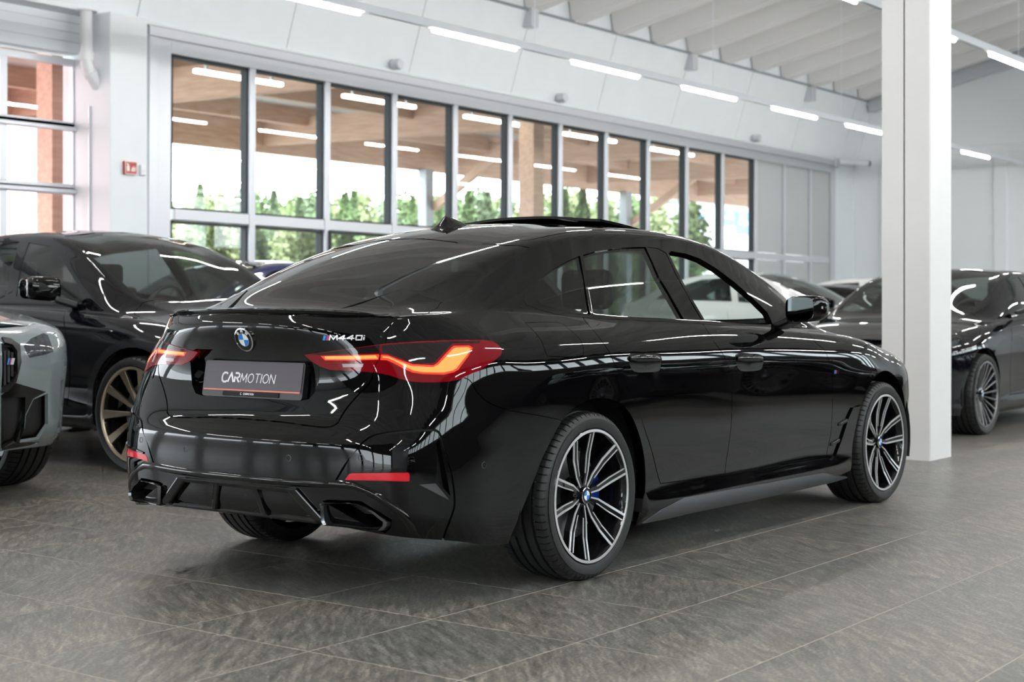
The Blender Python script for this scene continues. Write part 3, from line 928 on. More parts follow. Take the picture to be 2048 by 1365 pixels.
def cut_body(body, regions, seeds, eps=1e-7):
    """regions: list of (name, outline uv) in order of priority; what is left is flood-filled and named by seeds {(u, v): name}.
    returns {name: (uv points, triangles)}"""
    g = body.grid
    verts = [tuple(p) for p in g]
    edges = []
    # frame of the domain
    uF, uR, U0, U1, vS, vT = body.uF, body.uR, body.U[0], body.U[-1], VR[NS - 1], VR[-1]
    def add_loop(L, closed=True):
        k = len(verts)
        for p in L: verts.append((float(p[0]), float(p[1])))
        n = len(L)
        for i in range(n if closed else n - 1): edges.append((k + i, k + (i + 1) % n))
    add_loop([(U0, 0), (U1, 0), (U1, vS), (uR, vS), (uR, vT), (uF, vT), (uF, vS), (U0, vS)])
    add_loop([(uF, vS), (uR, vS)], False)
    for nm, L in regions: add_loop(L)
    res = delaunay_2d_cdt([Vector((p[0], p[1] * 1.0)) for p in verts], edges, [], 0, eps)
    V = np.array([(p[0], p[1]) for p in res[0]]); T = np.array([f for f in res[2] if len(f) == 3])
    # keep triangles turning one way
    a = V[T]
    ar = (a[:, 1, 0] - a[:, 0, 0]) * (a[:, 2, 1] - a[:, 0, 1]) - (a[:, 2, 0] - a[:, 0, 0]) * (a[:, 1, 1] - a[:, 0, 1])
    T = T[np.abs(ar) > 1e-12]; ar = ar[np.abs(ar) > 1e-12]
    T[ar < 0] = T[ar < 0][:, ::-1]
    c = V[T].mean(1)
    ok = (c[:, 0] > U0) & (c[:, 0] < U1) & (c[:, 1] > 0) & ((c[:, 1] < vS) | ((c[:, 0] > uF) & (c[:, 0] < uR) & (c[:, 1] < vT)))
    T, c = T[ok], c[ok]
    lab = np.full(len(T), -1)
    names = []
    for nm, L in regions:
        if nm not in names: names.append(nm)
        k = names.index(nm)
        lo, hi = np.min(L, 0), np.max(L, 0)
        m = (lab < 0) & (c[:, 0] > lo[0]) & (c[:, 0] < hi[0]) & (c[:, 1] > lo[1]) & (c[:, 1] < hi[1])
        ii = np.nonzero(m)[0]
        if len(ii): lab[ii[in_poly(L, c[ii])]] = k
    # flood fill of the rest
    edge = {}
    free = np.nonzero(lab < 0)[0]
    par = {int(i): int(i) for i in free}
    def find(i):
        while par[i] != i:
            par[i] = par[par[i]]; i = par[i]
        return i
    for i in free:
        t = T[i]
        for a_, b_ in ((t[0], t[1]), (t[1], t[2]), (t[2], t[0])):
            k = (min(a_, b_), max(a_, b_))
            if k in edge:
                ra, rb = find(edge[k]), find(int(i))
                if ra != rb: par[ra] = rb
            else: edge[k] = int(i)
    comp = {}
    for i in free: comp.setdefault(find(int(i)), []).append(int(i))
    comps = sorted(comp.values(), key=len, reverse=True)
    out = {}
    for k, nm in enumerate(names): out[nm] = T[lab == k]
    used = set()
    for cc in comps:
        tri = V[T[cc]]
        nm = None
        for (su, sv), n_ in seeds:
            q = np.array([[su, sv]])
            A, B, C_ = tri[:, 0], tri[:, 1], tri[:, 2]
            def cr(o, p, r): return (p[:, 0] - o[:, 0]) * (r[1] - o[:, 1]) - (p[:, 1] - o[:, 1]) * (r[0] - o[:, 0])
            p = q[0]
            if (np.minimum(np.minimum(cr(A, B, p), cr(B, C_, p)), cr(C_, A, p)) >= -1e-9).any(): nm = n_; break
        if nm is None:
            nm = 'leftover'
            if len(cc) > 30: print('unnamed component', len(cc), c[cc].mean(0))
        out[nm] = np.concatenate([out[nm], T[cc]]) if nm in out else T[cc]
    return V, out

def make_panel(body, V, T, name, mat, parent, side='both', off=0.0, skirt=0.012, offfn=None, renorm=False):
    """mesh of one region; side: 'both' (right and left joined), 'right' or 'left'; skirt turns the edges inward"""
    if len(T) == 0:
        print('empty panel', name); return None
    ids, inv = np.unique(T, return_inverse=True)
    Tl = inv.reshape(T.shape)
    uv = V[ids]
    P, N = body.full(uv[:, 0], uv[:, 1])
    N = N * body.sgn
    o_ = np.full(len(P), off)
    if offfn is not None: o_ = o_ + offfn(uv, P)
    P = P + N * o_[:, None]
    # triangle winding along the normals
    A = P[Tl]
    fn = np.cross(A[:, 1] - A[:, 0], A[:, 2] - A[:, 0])
    flip = (fn * N[Tl].mean(1)).sum(1) < 0
    Tl[flip] = Tl[flip][:, ::-1]
    if renorm:
        N = np.zeros_like(P)
        A = P[Tl]; fn = np.cross(A[:, 1] - A[:, 0], A[:, 2] - A[:, 0])
        for k in range(3): np.add.at(N, Tl[:, k], fn)
        N /= np.linalg.norm(N, axis=1)[:, None] + 1e-15
    # border edges
    cnt = {}
    for t in Tl:
        for a, b in ((t[0], t[1]), (t[1], t[2]), (t[2], t[0])):
            if (b, a) in cnt: del cnt[(b, a)]
            else: cnt[(a, b)] = 1
    verts, norms, faces = [P], [N], [Tl]
    n0 = len(P)
    if skirt:
        be = [e for e in cnt if not (abs(P[e[0], 1]) < 1e-5 and abs(P[e[1], 1]) < 1e-5)]
        if be:
            be = np.array(be)
            a, b = be[:, 0], be[:, 1]
            d = P[b] - P[a]
            out = np.cross(d, (N[a] + N[b])); out /= np.linalg.norm(out, axis=1)[:, None] + 1e-12
            q = np.stack([P[a], P[b], P[b] - N[b] * skirt, P[a] - N[a] * skirt], 1).reshape(-1, 3)
            nn = np.repeat(out, 4, 0)
            k = n0 + np.arange(len(be)) * 4
            verts.append(q); norms.append(nn)
            faces.append(np.stack([k + 1, k, k + 3], 1)); faces.append(np.stack([k + 1, k + 3, k + 2], 1))
    Pv, Nv, F = np.concatenate(verts), np.concatenate(norms), np.concatenate(faces)
    f = np.array([1, -1, 1.0])
    if side == 'left': Pv, Nv, F = Pv * f, Nv * f, F[:, ::-1]
    elif side == 'both':
        k = len(Pv)
        Pv, Nv, F = np.concatenate([Pv, Pv * f]), np.concatenate([Nv, Nv * f]), np.concatenate([F, F[:, ::-1] + k])
    me = bpy.data.meshes.new(name)
    me.from_pydata([tuple(p) for p in Pv], [], [tuple(int(i) for i in t) for t in F])
    me.materials.append(mat)
    me.polygons.foreach_set('use_smooth', [True] * len(me.polygons))
    me.normals_split_custom_set_from_vertices([tuple(x) for x in Nv])
    me.update()
    o = bpy.data.objects.new(name, me)
    link(o, parent)
    return o

# ------------------------------------------------------------------ shape tables of the long four-door coupe
DOOR_ST = [   # x, then (w, z) of rows 0..11
 (3.05, [(.85, .17), (.885, .23), (.89, .30), (.895, .40), (.905, .50), (.909, .57), (.908, .63), (.904, .69), (.892, .745), (.866, .788), (.838, .814), (.808, .832)]),
 (2.85, [(0.85, 0.16), (0.89, 0.22), (0.897, 0.3), (0.91, 0.4), (0.918, 0.5), (0.921, 0.575), (0.921, 0.645), (0.918, 0.705), (0.906, 0.765), (0.886, 0.815), (0.858, 0.848), (0.825, 0.868)]),
 (2.2, [(0.85, 0.155), (0.9, 0.215), (0.896, 0.3), (0.9, 0.4), (0.909, 0.5), (0.913, 0.575), (0.9145, 0.645), (0.9145, 0.71), (0.912, 0.775), (0.902, 0.838), (0.878, 0.89), (0.846, 0.924)]),
 (1.2, [(0.85, 0.155), (0.902, 0.215), (0.898, 0.3), (0.901, 0.4), (0.91, 0.5), (0.9145, 0.575), (0.9165, 0.645), (0.917, 0.71), (0.916, 0.785), (0.908, 0.86), (0.883, 0.92), (0.853, 0.962)]),
 (.6, [(0.85, 0.155), (0.902, 0.215), (0.899, 0.3), (0.903, 0.4), (0.913, 0.5), (0.9185, 0.575), (0.9215, 0.645), (0.923, 0.71), (0.922, 0.785), (0.914, 0.862), (0.886, 0.927), (0.848, 0.973)]),
 (0, [(0.86, 0.17), (0.89, 0.235), (0.9, 0.31), (0.914, 0.4), (0.925, 0.5), (0.93, 0.575), (0.932, 0.645), (0.9325, 0.71), (0.931, 0.785), (0.922, 0.865), (0.886, 0.934), (0.822, 0.99)]),
 (-.3, [(0.86, 0.19), (0.885, 0.26), (0.898, 0.33), (0.909, 0.41), (0.917, 0.5), (0.921, 0.575), (0.923, 0.645), (0.924, 0.71), (0.921, 0.79), (0.906, 0.87), (0.86, 0.94), (0.79, 0.995)]),
 (-.55, [(.858, .20), (.876, .28), (.886, .355), (.891, .44), (.895, .53), (.896, .585), (.898, .64), (.898, .705), (.893, .79), (.874, .88), (.822, .945), (.75, .995)]),
]
BELT = [(3.05, .775, .845), (2.8, .788, .887), (2.5, .80, .918), (2.2, .81, .942), (1.9, .818, .960), (1.4, .824, .982), (.9, .82, 1.0), (.5, .808, 1.012), (.2, .785, 1.026), (0, .757, 1.036), (-.2, .732, 1.042), (-.4, .708, 1.04), (-.55, .685, 1.035)]
RAIL = [(3.05, .52, .888, .905), (2.75, .54, .93, .945), (2.55, .57, .955, .972), (2.38, .63, .985, 1.005), (2.2, .685, 1.068, 1.118), (2.0, .675, 1.165, 1.216), (1.8, .652, 1.25, 1.303), (1.55, .622, 1.332, 1.388), (1.3, .597, 1.376, 1.430), (1.0, .580, 1.392, 1.445), (.7, .567, 1.390, 1.445), (.4, .556, 1.368, 1.428), (.1, .545, 1.318, 1.385), (-.2, .528, 1.240, 1.308), (-.42, .505, 1.165, 1.228), (-.55, .49, 1.115, 1.172)]
TAIL_U = [.70, .80, .90, 1.0, 1.17, 1.37, 1.6]
TAIL = [      # rows 0..12 at TAIL_U: (x, w, z)
 [(-.69, .845, .228), (-.79, .805, .246), (-.868, .735, .256), (-.92, .635, .268), (-.963, .45, .287), (-.982, .225, .292), (-.987, 0, .294)],
 [(-.70, .866, .30), (-.80, .828, .31), (-.88, .758, .315), (-.933, .655, .322), (-.977, .46, .333), (-.998, .23, .338), (-1.003, 0, .34)],
 [(-.70, .874, .365), (-.803, .836, .37), (-.884, .766, .373), (-.938, .664, .377), (-.982, .46, .388), (-1.004, .23, .39), (-1.01, 0, .39)],
 [(-.70, .878, .45), (-.803, .84, .455), (-.885, .77, .458), (-.94, .668, .46), (-.985, .46, .46), (-1.008, .23, .46), (-1.014, 0, .46)],
 [(-.70, .877, .535), (-.80, .838, .54), (-.882, .768, .544), (-.937, .666, .545), (-.983, .46, .545), (-1.008, .23, .545), (-1.014, 0, .545)],
 [(-.70, .875, .585), (-.798, .836, .587), (-.877, .764, .588), (-.931, .66, .588), (-.978, .46, .588), (-1.003, .23, .588), (-1.009, 0, .588)],
 [(-.70, .872, .64), (-.793, .83, .638), (-.868, .756, .636), (-.915, .65, .635), (-.946, .46, .635), (-.961, .23, .635), (-.965, 0, .635)],
 [(-.695, .864, .70), (-.783, .818, .70), (-.855, .742, .70), (-.897, .637, .70), (-.925, .45, .70), (-.939, .23, .70), (-.942, 0, .70)],
 [(-.69, .852, .79), (-.77, .793, .79), (-.835, .717, .79), (-.877, .622, .79), (-.908, .44, .79), (-.922, .22, .79), (-.926, 0, .79)],
 [(-.68, .823, .88), (-.757, .758, .88), (-.822, .682, .88), (-.866, .602, .88), (-.912, .43, .88), (-.932, .22, .88), (-.937, 0, .88)],
 [(-.66, .772, .945), (-.737, .713, .945), (-.803, .652, .945), (-.854, .587, .945), (-.918, .425, .945), (-.948, .215, .945), (-.955, 0, .945)],
 [(-.65, .716, .992), (-.72, .677, .99), (-.78, .637, .988), (-.832, .592, .987), (-.912, .42, .99), (-.958, .21, .994), (-.968, 0, .995)],
 [(-.64, .665, 1.033), (-.70, .645, 1.031), (-.755, .622, 1.028), (-.80, .60, 1.025), (-.875, .42, 1.034), (-.928, .21, 1.040), (-.942, 0, 1.042)],
]
FAN = [(-.812, .575, 1.027), (-.83, .53, 1.029), (-.848, .49, 1.031), (-.86, .46, 1.032), (-.875, .42, 1.034), (-.912, .285, 1.038), (-.935, .145, 1.041), (-.942, 0, 1.042)]
def upper_row(x, wb, zb, wr, zr, zc, xr=None, xc=None):
    rows = []
    h = max(zr - zb, 0.0)
    for f, bl in ((.12, .25), (.42, 1.0), (.72, .85), (.90, .45)):
        w = wb + (wr - wb) * f + 0.03 * h * bl * 2; z = zb + (zr - zb) * f
        rows.append((x, w, z))
    rows.append((x, wr, zr))
    for q in (.66, .33, 0.0):
        rows.append((x, wr * q, zr + (zc - zr) * (1 - q ** 2.2)))
    return rows
def base_tables(cab=0.0):
    xs_side = [3.05, 2.85, 2.55, 2.2, 1.9, 1.55, 1.2, .9, .6, .3, .1, -.1, -.3, -.42, -.55]
    U = [-3.05 - 1.15, -3.05 - 1.0, -3.05 - .8, -3.05 - .62, -3.05 - .48, -3.05 - .34, -3.05 - .2] + [-x for x in xs_side] + TAIL_U
    iF, iR = 3, 7 + len(xs_side) + 3
    dx = [-d[0] for d in DOOR_ST]
    S = [[] for _ in range(NS)]
    # nose (rarely seen): same wrap idea as the tail
    nose = [(3.765, 0), (3.75, .22), (3.70, .43), (3.62, .62), (3.53, .74), (3.40, .83), (3.24, .885)]
    zn = [.19, .24, .31, .40, .48, .54, .59, .63, .67, .70, .72, .735, .745]
    tuck = [-.10, -.05, -.03, -.02, -.01, 0, 0, 0, -.02, -.05, -.09, -.12, -.16]
    d0 = DOOR_ST[0][1] + [(BELT[0][1], BELT[0][2])]
    for r in range(NS):
        for k, (x, w) in enumerate(nose):
            f = (x - 3.05) / .715
            S[r].append((x + tuck[r] * f, w * (d0[r][0] / .905) , d0[r][1] * (1 - f) + zn[r] * f))
        for x in xs_side:
            if r < 12:
                p = spl(dx, [d[1][r] for d in DOOR_ST], np.array([-x]))[0]
            else:
                p = spl([-b[0] for b in BELT], [b[1:] for b in BELT], np.array([-x]))[0]
            S[r].append((x, p[0], p[1]))
        S[r] += TAIL[r]
    G = [[] for _ in range(NG)]
    ust = U[iF:iR + 1]
    for k, u in enumerate(ust):
        i = iF + k
        xb, wb, zb = S[12][i]
        if i <= 6:
            f = (3 - (i - iF)) / 3.0          # 1 .. 0 towards the nose tip
            f = 1 - (i - iF) / 4.0
            wr, zr, zc = .52 - .05 * f, zb + .043 - .03 * f, zb + .06 - .045 * f
            rows = upper_row(xb, wb, zb, wr, zr, zc)
            rows = [(p[0] + .09 * f * (1 - (p[1] / max(wb, .1)) ** 2), p[1], p[2]) for p in rows]
        elif u <= .5501:
            fc = lambda x: cab * float(np.interp(x, [0, .6, 2.3, 2.9], [0, 1, 1, .0]))
            a = spl([-b[0] - fc(b[0]) for b in RAIL], [b[1:] for b in RAIL], np.array([u]))[0]
            rows = upper_row(-u, wb, zb, a[0], a[1], a[2])
        elif u < .99:
            t = {0.70: (.478, 1.078, 1.118, .0, -.01), .80: (.468, 1.052, 1.074, -.02, -.045), .90: (.45, 1.037, 1.048, -.05, -.10)}[u]
            rows = upper_row(xb, wb, zb, t[0], t[1], t[2])
            rows = [(p[0] + t[4] * (1 - (p[1] / wb) ** 2), p[1], p[2]) for p in rows]
        else:
            rows = FAN
        for r in range(NG): G[r].append(rows[r])
    return U, S, G, iF, iR
# ------------------------------------------------------------------ lettering built from strokes
GLY = {
 'C': (.72, [[(.72, .88), (.55, 1), (.25, 1), (.06, .84), (0, .5), (.06, .16), (.25, 0), (.55, 0), (.72, .12)]]),
 'Λ': (.78, [[(0, 0), (.38, 1), (.78, 0)]]),
 'Ʀ': (.66, [[(.02, 1), (.42, 1), (.62, .86), (.62, .62), (.42, .48), (.28, .48), (.64, 0)], [(.02, .62), (.02, 0)]]),
 'A': (.74, [[(0, 0), (.37, 1), (.74, 0)], [(.13, .34), (.61, .34)]]),
 'R': (.62, [[(0, 0), (0, 1), (.4, 1), (.6, .88), (.6, .62), (.4, .48), (0, .48)], [(.3, .48), (.62, 0)]]),
 'M': (.84, [[(0, 0), (.06, 1), (.42, .22), (.78, 1), (.84, 0)]]),
 'O': (.8, [[(.4, 1), (.12, .86), (0, .5), (.12, .14), (.4, 0), (.68, .14), (.8, .5), (.68, .86), (.4, 1)]]),
 'T': (.66, [[(0, 1), (.66, 1)], [(.33, 1), (.33, 0)]]),
 'I': (.06, [[(.03, 0), (.03, 1)]]),
 'N': (.68, [[(0, 0), (0, 1), (.68, 0), (.68, 1)]]),
 'B': (.58, [[(0, 0), (0, 1), (.38, 1), (.54, .88), (.54, .64), (.38, .52), (0, .52)], [(.38, .52), (.58, .38), (.58, .14), (.4, 0), (0, 0)]]),
 'W': (1.0, [[(0, 1), (.24, 0), (.5, .8), (.76, 0), (1, 1)]]),
 '4': (.78, [[(.52, 0), (.60, .95), (.04, .36), (.80, .36)]]),
 '0': (.76, [[(.10, .06), (.10, .94), (.70, .94), (.70, .06), (.10, .06)]]),
 'i': (.16, [[(.08, 0), (.08, .66)], [(.08, .84), (.08, 1)]]),
 'V': (.7, [[(0, 1), (.35, 0), (.7, 1)]]), 'E': (.55, [[(.55, 1), (0, 1), (0, 0), (.55, 0)], [(0, .5), (.45, .5)]]),
 'U': (.66, [[(0, 1), (0, .2), (.15, 0), (.5, 0), (.66, .2), (.66, 1)]]), 'S': (.6, [[(.6, .86), (.45, 1), (.15, 1), (0, .82), (.05, .6), (.55, .42), (.6, .18), (.45, 0), (.15, 0), (0, .14)]]),
 '1': (.3, [[(0, .8), (.22, 1), (.22, 0)]]), '3': (.5, [[(0, 1), (.5, 1), (.22, .58), (.5, .35), (.4, .05), (0, 0)]]), 'e': (.5, [[(0, .35), (.5, .35), (.45, .62), (.1, .62), (0, .3), (.1, 0), (.48, .04)]]),
 'v': (.5, [[(0, .65), (.25, 0), (.5, .65)]]), 'o': (.5, [[(.25, .65), (0, .32), (.25, 0), (.5, .32), (.25, .65)]]), ' ': (.4, []),
}
def stroke(mb, pts, w, fn, d):
    pts = [np.array(p, float) for p in pts]
    for k in range(len(pts) - 1):
        a, b = pts[k], pts[k + 1]
        t = b - a; L = np.linalg.norm(t)
        if L < 1e-6: continue
        t /= L; n = np.array([-t[1], t[0]]) * w / 2
        e0 = t * w * 0.35 if k > 0 else 0 * t
        e1 = t * w * 0.35 if k < len(pts) - 2 else 0 * t
        q = [a - n - e0, b - n + e1, b + n + e1, a + n - e0]
        mb.prism([tuple(x) for x in q], fn, 0, d)
def text_width(s, h, gap):
    return sum(GLY[c][0] * h + gap for c in s) - gap
def write(mb, s, h, gap, w, fn, d, x0=0.0, y0=0.0, shear=0.0, wide=1.0):
    x = x0
    for c in s:
        gw, st = GLY[c]
        for pl in st:
            stroke(mb, [(x + p[0] * h * wide + shear * p[1] * h, y0 + p[1] * h) for p in pl], w, fn, d)
        x += gw * h * wide + gap
    return x
def plane_fn(P, X, N):
    """frame on a surface point: a along X, b upwards, depth along N"""
    N = Vector(N).normalized(); X = Vector(X); X = (X - N * X.dot(N)).normalized(); Y = N.cross(X)
    P = Vector(P)
    return lambda a, b, d: P + X * a + Y * b + N * d

# ------------------------------------------------------------------ the black car in front
M['paint'] = plain('black_gloss_paint', (0.002, 0.002, 0.0024), 0.02, ior=1.42)
M['gap'] = plain('panel_gap_black', (0.004, 0.004, 0.004), 0.7)
M['glosstrim'] = plain('black_gloss_trim', (0.003, 0.003, 0.003), 0.04, ior=1.42)
M['satin'] = plain('satin_black_plastic', (0.008, 0.008, 0.009), 0.35)
M['inlay'] = plain('dark_grey_skirt', (0.095, 0.097, 0.105), 0.45)
M['tint'] = pane('dark_tinted_glass', (0.22, 0.25, 0.24), ior=1.52, boost=1.25)
M['rearglass'] = pane('dark_rear_glass', (0.05, 0.055, 0.055), ior=1.52, boost=1.25)
M['clearglass'] = pane('clear_car_glass', (0.78, 0.85, 0.83), ior=1.52)
M['chrome'] = plain('chrome', (0.75, 0.76, 0.78), 0.08, metal=1.0)
M['darkchrome'] = plain('dark_chrome', (0.18, 0.18, 0.19), 0.15, metal=1.0)
M['pipe'] = plain('exhaust_inside', (0.012, 0.012, 0.013), 0.45, metal=0.0)
M['lens'] = plain('red_lamp_lens', (0.11, 0.001, 0.004), 0.03)
_b = M['lens'].node_tree.nodes['Principled BSDF']; _b.inputs['Emission Color'].default_value = (1, 0.01, 0.03, 1); _b.inputs['Emission Strength'].default_value = 0.07
M['smoked'] = plain('smoked_lamp_lens', (0.012, 0.008, 0.009), 0.03)
M['barouter'] = emis('lit_lamp_edge', (1.0, 0.075, 0.035), 0.95)
M['barcore'] = emis('lit_lamp_core', (1.0, 0.49, 0.12), 1.05)
for k in ('barouter', 'barcore'): setp(M[k].node_tree.nodes['Principled BSDF'], Base_Color=(0.02, 0.002, 0.002, 1), Roughness=0.05)
M['revlens'] = plain('clear_reversing_lens', (0.42, 0.36, 0.36), 0.15)
M['reflector'] = plain('red_reflector', (0.62, 0.008, 0.02), 0.12)
_b = M['reflector'].node_tree.nodes['Principled BSDF']; _b.inputs['Subsurface Weight'].default_value = 0.0
M['rubber'] = plain('tyre_rubber', (0.013, 0.013, 0.0135), 0.5, bump=0.08, scale=60)
M['rimblack'] = plain('black_rim_paint', (0.006, 0.006, 0.007), 0.08)
M['rimcut'] = plain('machined_alloy', (0.72, 0.71, 0.73), 0.3, metal=0.6)
M['disc'] = plain('brake_disc_steel', (0.40, 0.40, 0.41), 0.3, metal=1.0)
M['caliper'] = plain('blue_brake_caliper', (0.005, 0.02, 0.20), 0.25)
M['badgeblue'] = plain('badge_blue', (0.02, 0.20, 0.62), 0.15)
M['badgewhite'] = plain('badge_white', (0.80, 0.82, 0.85), 0.15)
M['stripelight'] = plain('light_blue_stripe', (0.06, 0.28, 0.68), 0.2)
M['stripedark'] = plain('dark_blue_stripe', (0.02, 0.06, 0.30), 0.2)
M['stripered'] = plain('red_stripe', (0.62, 0.02, 0.05), 0.2)
M['plate'] = plain('dark_number_plate', (0.060, 0.050, 0.062), 0.26)
M['plateline'] = plain('orange_plate_line', (0.72, 0.16, 0.09), 0.4)
M['badgesilver'] = plain('badge_silver', (0.72, 0.73, 0.76), 0.32, metal=0.55)
M['letter'] = plain('white_lettering', (0.85, 0.82, 0.85), 0.4)
M['interior'] = plain('black_interior', (0.012, 0.012, 0.013), 0.6)
M['seatleather'] = plain('dark_seat_leather', (0.02, 0.019, 0.019), 0.45)
M['mirrorglass'] = plain('mirror_silver', (0.85, 0.87, 0.9), 0.0, metal=1.0)

U, S, G, iF, iR = base_tables()
B = Body(U, S, G, iF, iR)
B.make_grid()
car = empty('black_car', (0, 0, 0), label='glossy black four-door coupe with lit tail lights in the middle of the showroom', cat='car')
px, xz, yz = B.px, B.xz, B.yz
VT = VR[-1]
R = []
# --- wheel openings
archR = px([(1130, 832), (1160, 808), (1195, 797), (1230, 802), (1256, 822), (1275, 860), (1288, 911), (1291, 960), (1290, 985)])
lowR = px([(1112, 862), (1085, 915), (1062, 975), (1040, 1030), (1022, 1072)])
R.append(('wheel_opening', np.concatenate([smooth_line(archR), [[archR[-1][0] - .005, -.1], [lowR[-1][0] + .02, -.1]], lowR[::-1]])))
a = [(2.856 + .385 * math.cos(t), .33 + .385 * math.sin(t)) for t in np.linspace(-.35, PI + .35, 40)]
aq = xz([(x, max(z, .19)) for x, z in a])
aq[:3, 1] = np.minimum(aq[:3, 1], -.02); aq[-3:, 1] = np.minimum(aq[-3:, 1], -.02)
R.append(('wheel_opening', aq))
# --- tail lamp
lampsplit = px([(765, 686), (762, 701), (757, 722), (750, 735), (747, 752)])
R.append(('lamp_gap', strip(B, lampsplit, .004)))
rev = px([(685, 728), (728, 728), (726, 735), (687, 735)]); R.append(('reversing_lens', rev))
core = px([(650, 713), (700, 712.5), (752, 711.5), (757, 718), (700, 719), (652, 718.5)]); R.append(('lamp_core', core))
core2 = px([(766, 713.5), (778, 714.5), (795, 722), (823, 733), (866, 735.5), (877, 730), (906, 699), (912, 697), (935, 696), (941, 699), (933, 712), (912, 738), (905, 742), (887, 746), (847, 745.5), (828, 742.5), (808, 733), (787, 721.5), (776, 717), (766, 716.5)])
R.append(('lamp_core', core2))
bar = px([(642, 712), (700, 711), (759, 709.5), (758, 720.5), (700, 721.5), (651, 721)]); R.append(('lamp_bar', bar))
bar2 = px([(762.5, 710), (776, 711), (795, 719), (825.6, 729.5), (866.6, 731.5), (873, 728), (903, 696), (908, 693), (938, 692.5), (945, 697.5), (936, 714), (916, 741), (907.6, 745.5), (887, 750.5), (846, 749.5), (825.6, 746.5), (805, 737), (784.6, 726), (774, 721.5), (761, 721)])
R.append(('lamp_bar', bar2))
smk = px([(764, 692), (800, 689), (850, 686.5), (907, 684.5), (960, 684.5), (958, 689), (905, 689), (884, 710), (868, 727), (848, 728.5), (827, 727), (797, 716.5), (778, 708.5), (764, 707.5)])
R.append(('smoked_lens', smk))
smk1 = px([(618, 710), (661.5, 704), (700, 699), (731, 695), (761, 691), (759, 707), (700, 708.5), (645, 710)]); R.append(('smoked_lens', smk1))
lens = px([(610, 710.5), (640, 706), (680, 700.5), (731, 693.5), (772, 688.5), (846, 684), (907.6, 682), (969, 682), (983.5, 684), (996, 692), (1003, 702), (1001, 711), (988, 722), (969, 735), (950, 746), (928, 756), (912, 761), (897, 764), (870, 766), (846, 766), (830, 765), (815, 762.5), (797, 757.5), (780, 751.5), (764, 748), (750, 745.5), (702.5, 742), (661.5, 740), (641, 733), (624, 722)])
R.append(('lamp_lens', lens))
# --- glass
ge = px([(1060, 495), (1030, 514.5), (995, 539), (950, 569), (911, 594), (889, 606)])
gt = px([(1060, 495), (1012, 490), (965, 486.5), (915, 484.5)])
gt_end = [[gt[-1][0] - .012, 1.78], [gt[-1][0] - .018, 2.0]]
ge_end = [[ge[-1][0] + .03, 1.42], [.83, 1.52], [.885, 1.75], [.90, 2.0]]
rear_outline = np.concatenate([smooth_line(ge), ge_end, gt_end[::-1], gt[::-1][:-1]])
R.append(('rear_window', rear_outline))
R.append(('windscreen', smooth_line([(-2.50, 2.02), (-2.48, 1.72), (-2.42, 1.5), (-2.30, 1.385), (-1.9, 1.372), (-1.5, 1.378), (-1.38, 1.42), (-1.33, 1.66), (-1.32, 2.02)], 5)))
R.append(('sunroof_opening', np.array([(-.84, 2.02), (-.84, 1.56), (-.87, 1.50), (-1.20, 1.50), (-1.235, 1.56), (-1.235, 2.02)])))
qg = px([(1069, 580), (1071, 569), (1082, 556), (1105.5, 539), (1132, 524), (1159.5, 512), (1164, 535), (1173, 590), (1181, 630), (1155.6, 628), (1111, 618.5), (1079.6, 606.5), (1069.5, 596)])
R.append(('quarter_window', qg))
rg = px([(1166, 510.5), (1190, 503.5), (1225, 498), (1264, 495), (1291, 494.5), (1318, 555), (1345, 600), (1368, 639.5), (1316.5, 636.5), (1237, 633.5), (1187, 630.5), (1176, 575)])
R.append(('rear_side_window', rg))
fg = px([(1337, 507), (1342, 503), (1372, 508), (1400, 518), (1432, 537), (1470, 566), (1506, 597), (1535, 626), (1546, 650), (1495, 649), (1440, 644), (1409, 640), (1385, 600), (1358, 550)])
R.append(('front_window_opening', fg))
bp = px([(1294, 494.5), (1315, 497), (1332, 506), (1352, 550), (1380, 600), (1405, 641), (1372, 640), (1345, 596), (1318, 548)])
R.append(('pillar_cover', bp))
dlo = px([(1046, 601), (1050, 582), (1063, 559), (1087, 536), (1111, 520), (1132, 511), (1161, 502), (1198, 492), (1237, 487), (1277, 485), (1343, 493), (1400, 508), (1453, 538), (1492, 567), (1519, 591), (1550, 622)])
dlo2 = px([(1572, 657), (1555, 660), (1495, 656), (1409, 648.5), (1369, 645.5), (1316, 643), (1237, 639.5), (1169, 635.5), (1148, 634), (1111, 628.5), (1076.5, 619), (1052, 609.5)])
R.append(('window_trim', np.concatenate([smooth_line(dlo, 3), smooth_line(dlo2, 2)])))
# --- lower side
R.append(('skirt_inlay', px([(1284, 1046), (1320, 1021), (1367, 996), (1480, 976.5), (1560, 962), (1645, 947), (1695, 954.5), (1664, 964), (1500, 1001), (1400, 1021), (1330, 1037)])))
brO = px([(1658, 920), (1664, 914), (1676, 880), (1691, 834), (1701, 814), (1722, 810)])
brI = px([(1720, 813), (1707, 816), (1698, 836), (1684, 880), (1672, 912), (1664, 922)])
R.append(('air_breather', np.concatenate([brO, brI])))
for c in ([(1258, 714), (1264, 710), (1290, 709.5), (1314, 710.5), (1321, 716), (1321, 724), (1260, 723)], [(1472, 714), (1478, 710), (1500, 709.5), (1518, 711), (1525, 716), (1525, 724), (1474, 723)]):
    R.append(('door_handle', px(c)))
for c in ([(1256, 714), (1263, 708), (1290, 707.5), (1315, 708.5), (1323, 716), (1322, 732), (1317, 743), (1290, 745), (1270, 744), (1261, 734)], [(1470, 714), (1476, 708), (1500, 707.5), (1519, 709), (1527, 716), (1526, 730), (1521, 740), (1500, 743), (1482, 742), (1474, 732)]):
    R.append(('handle_recess', smooth_line(px(c), 3, True)))
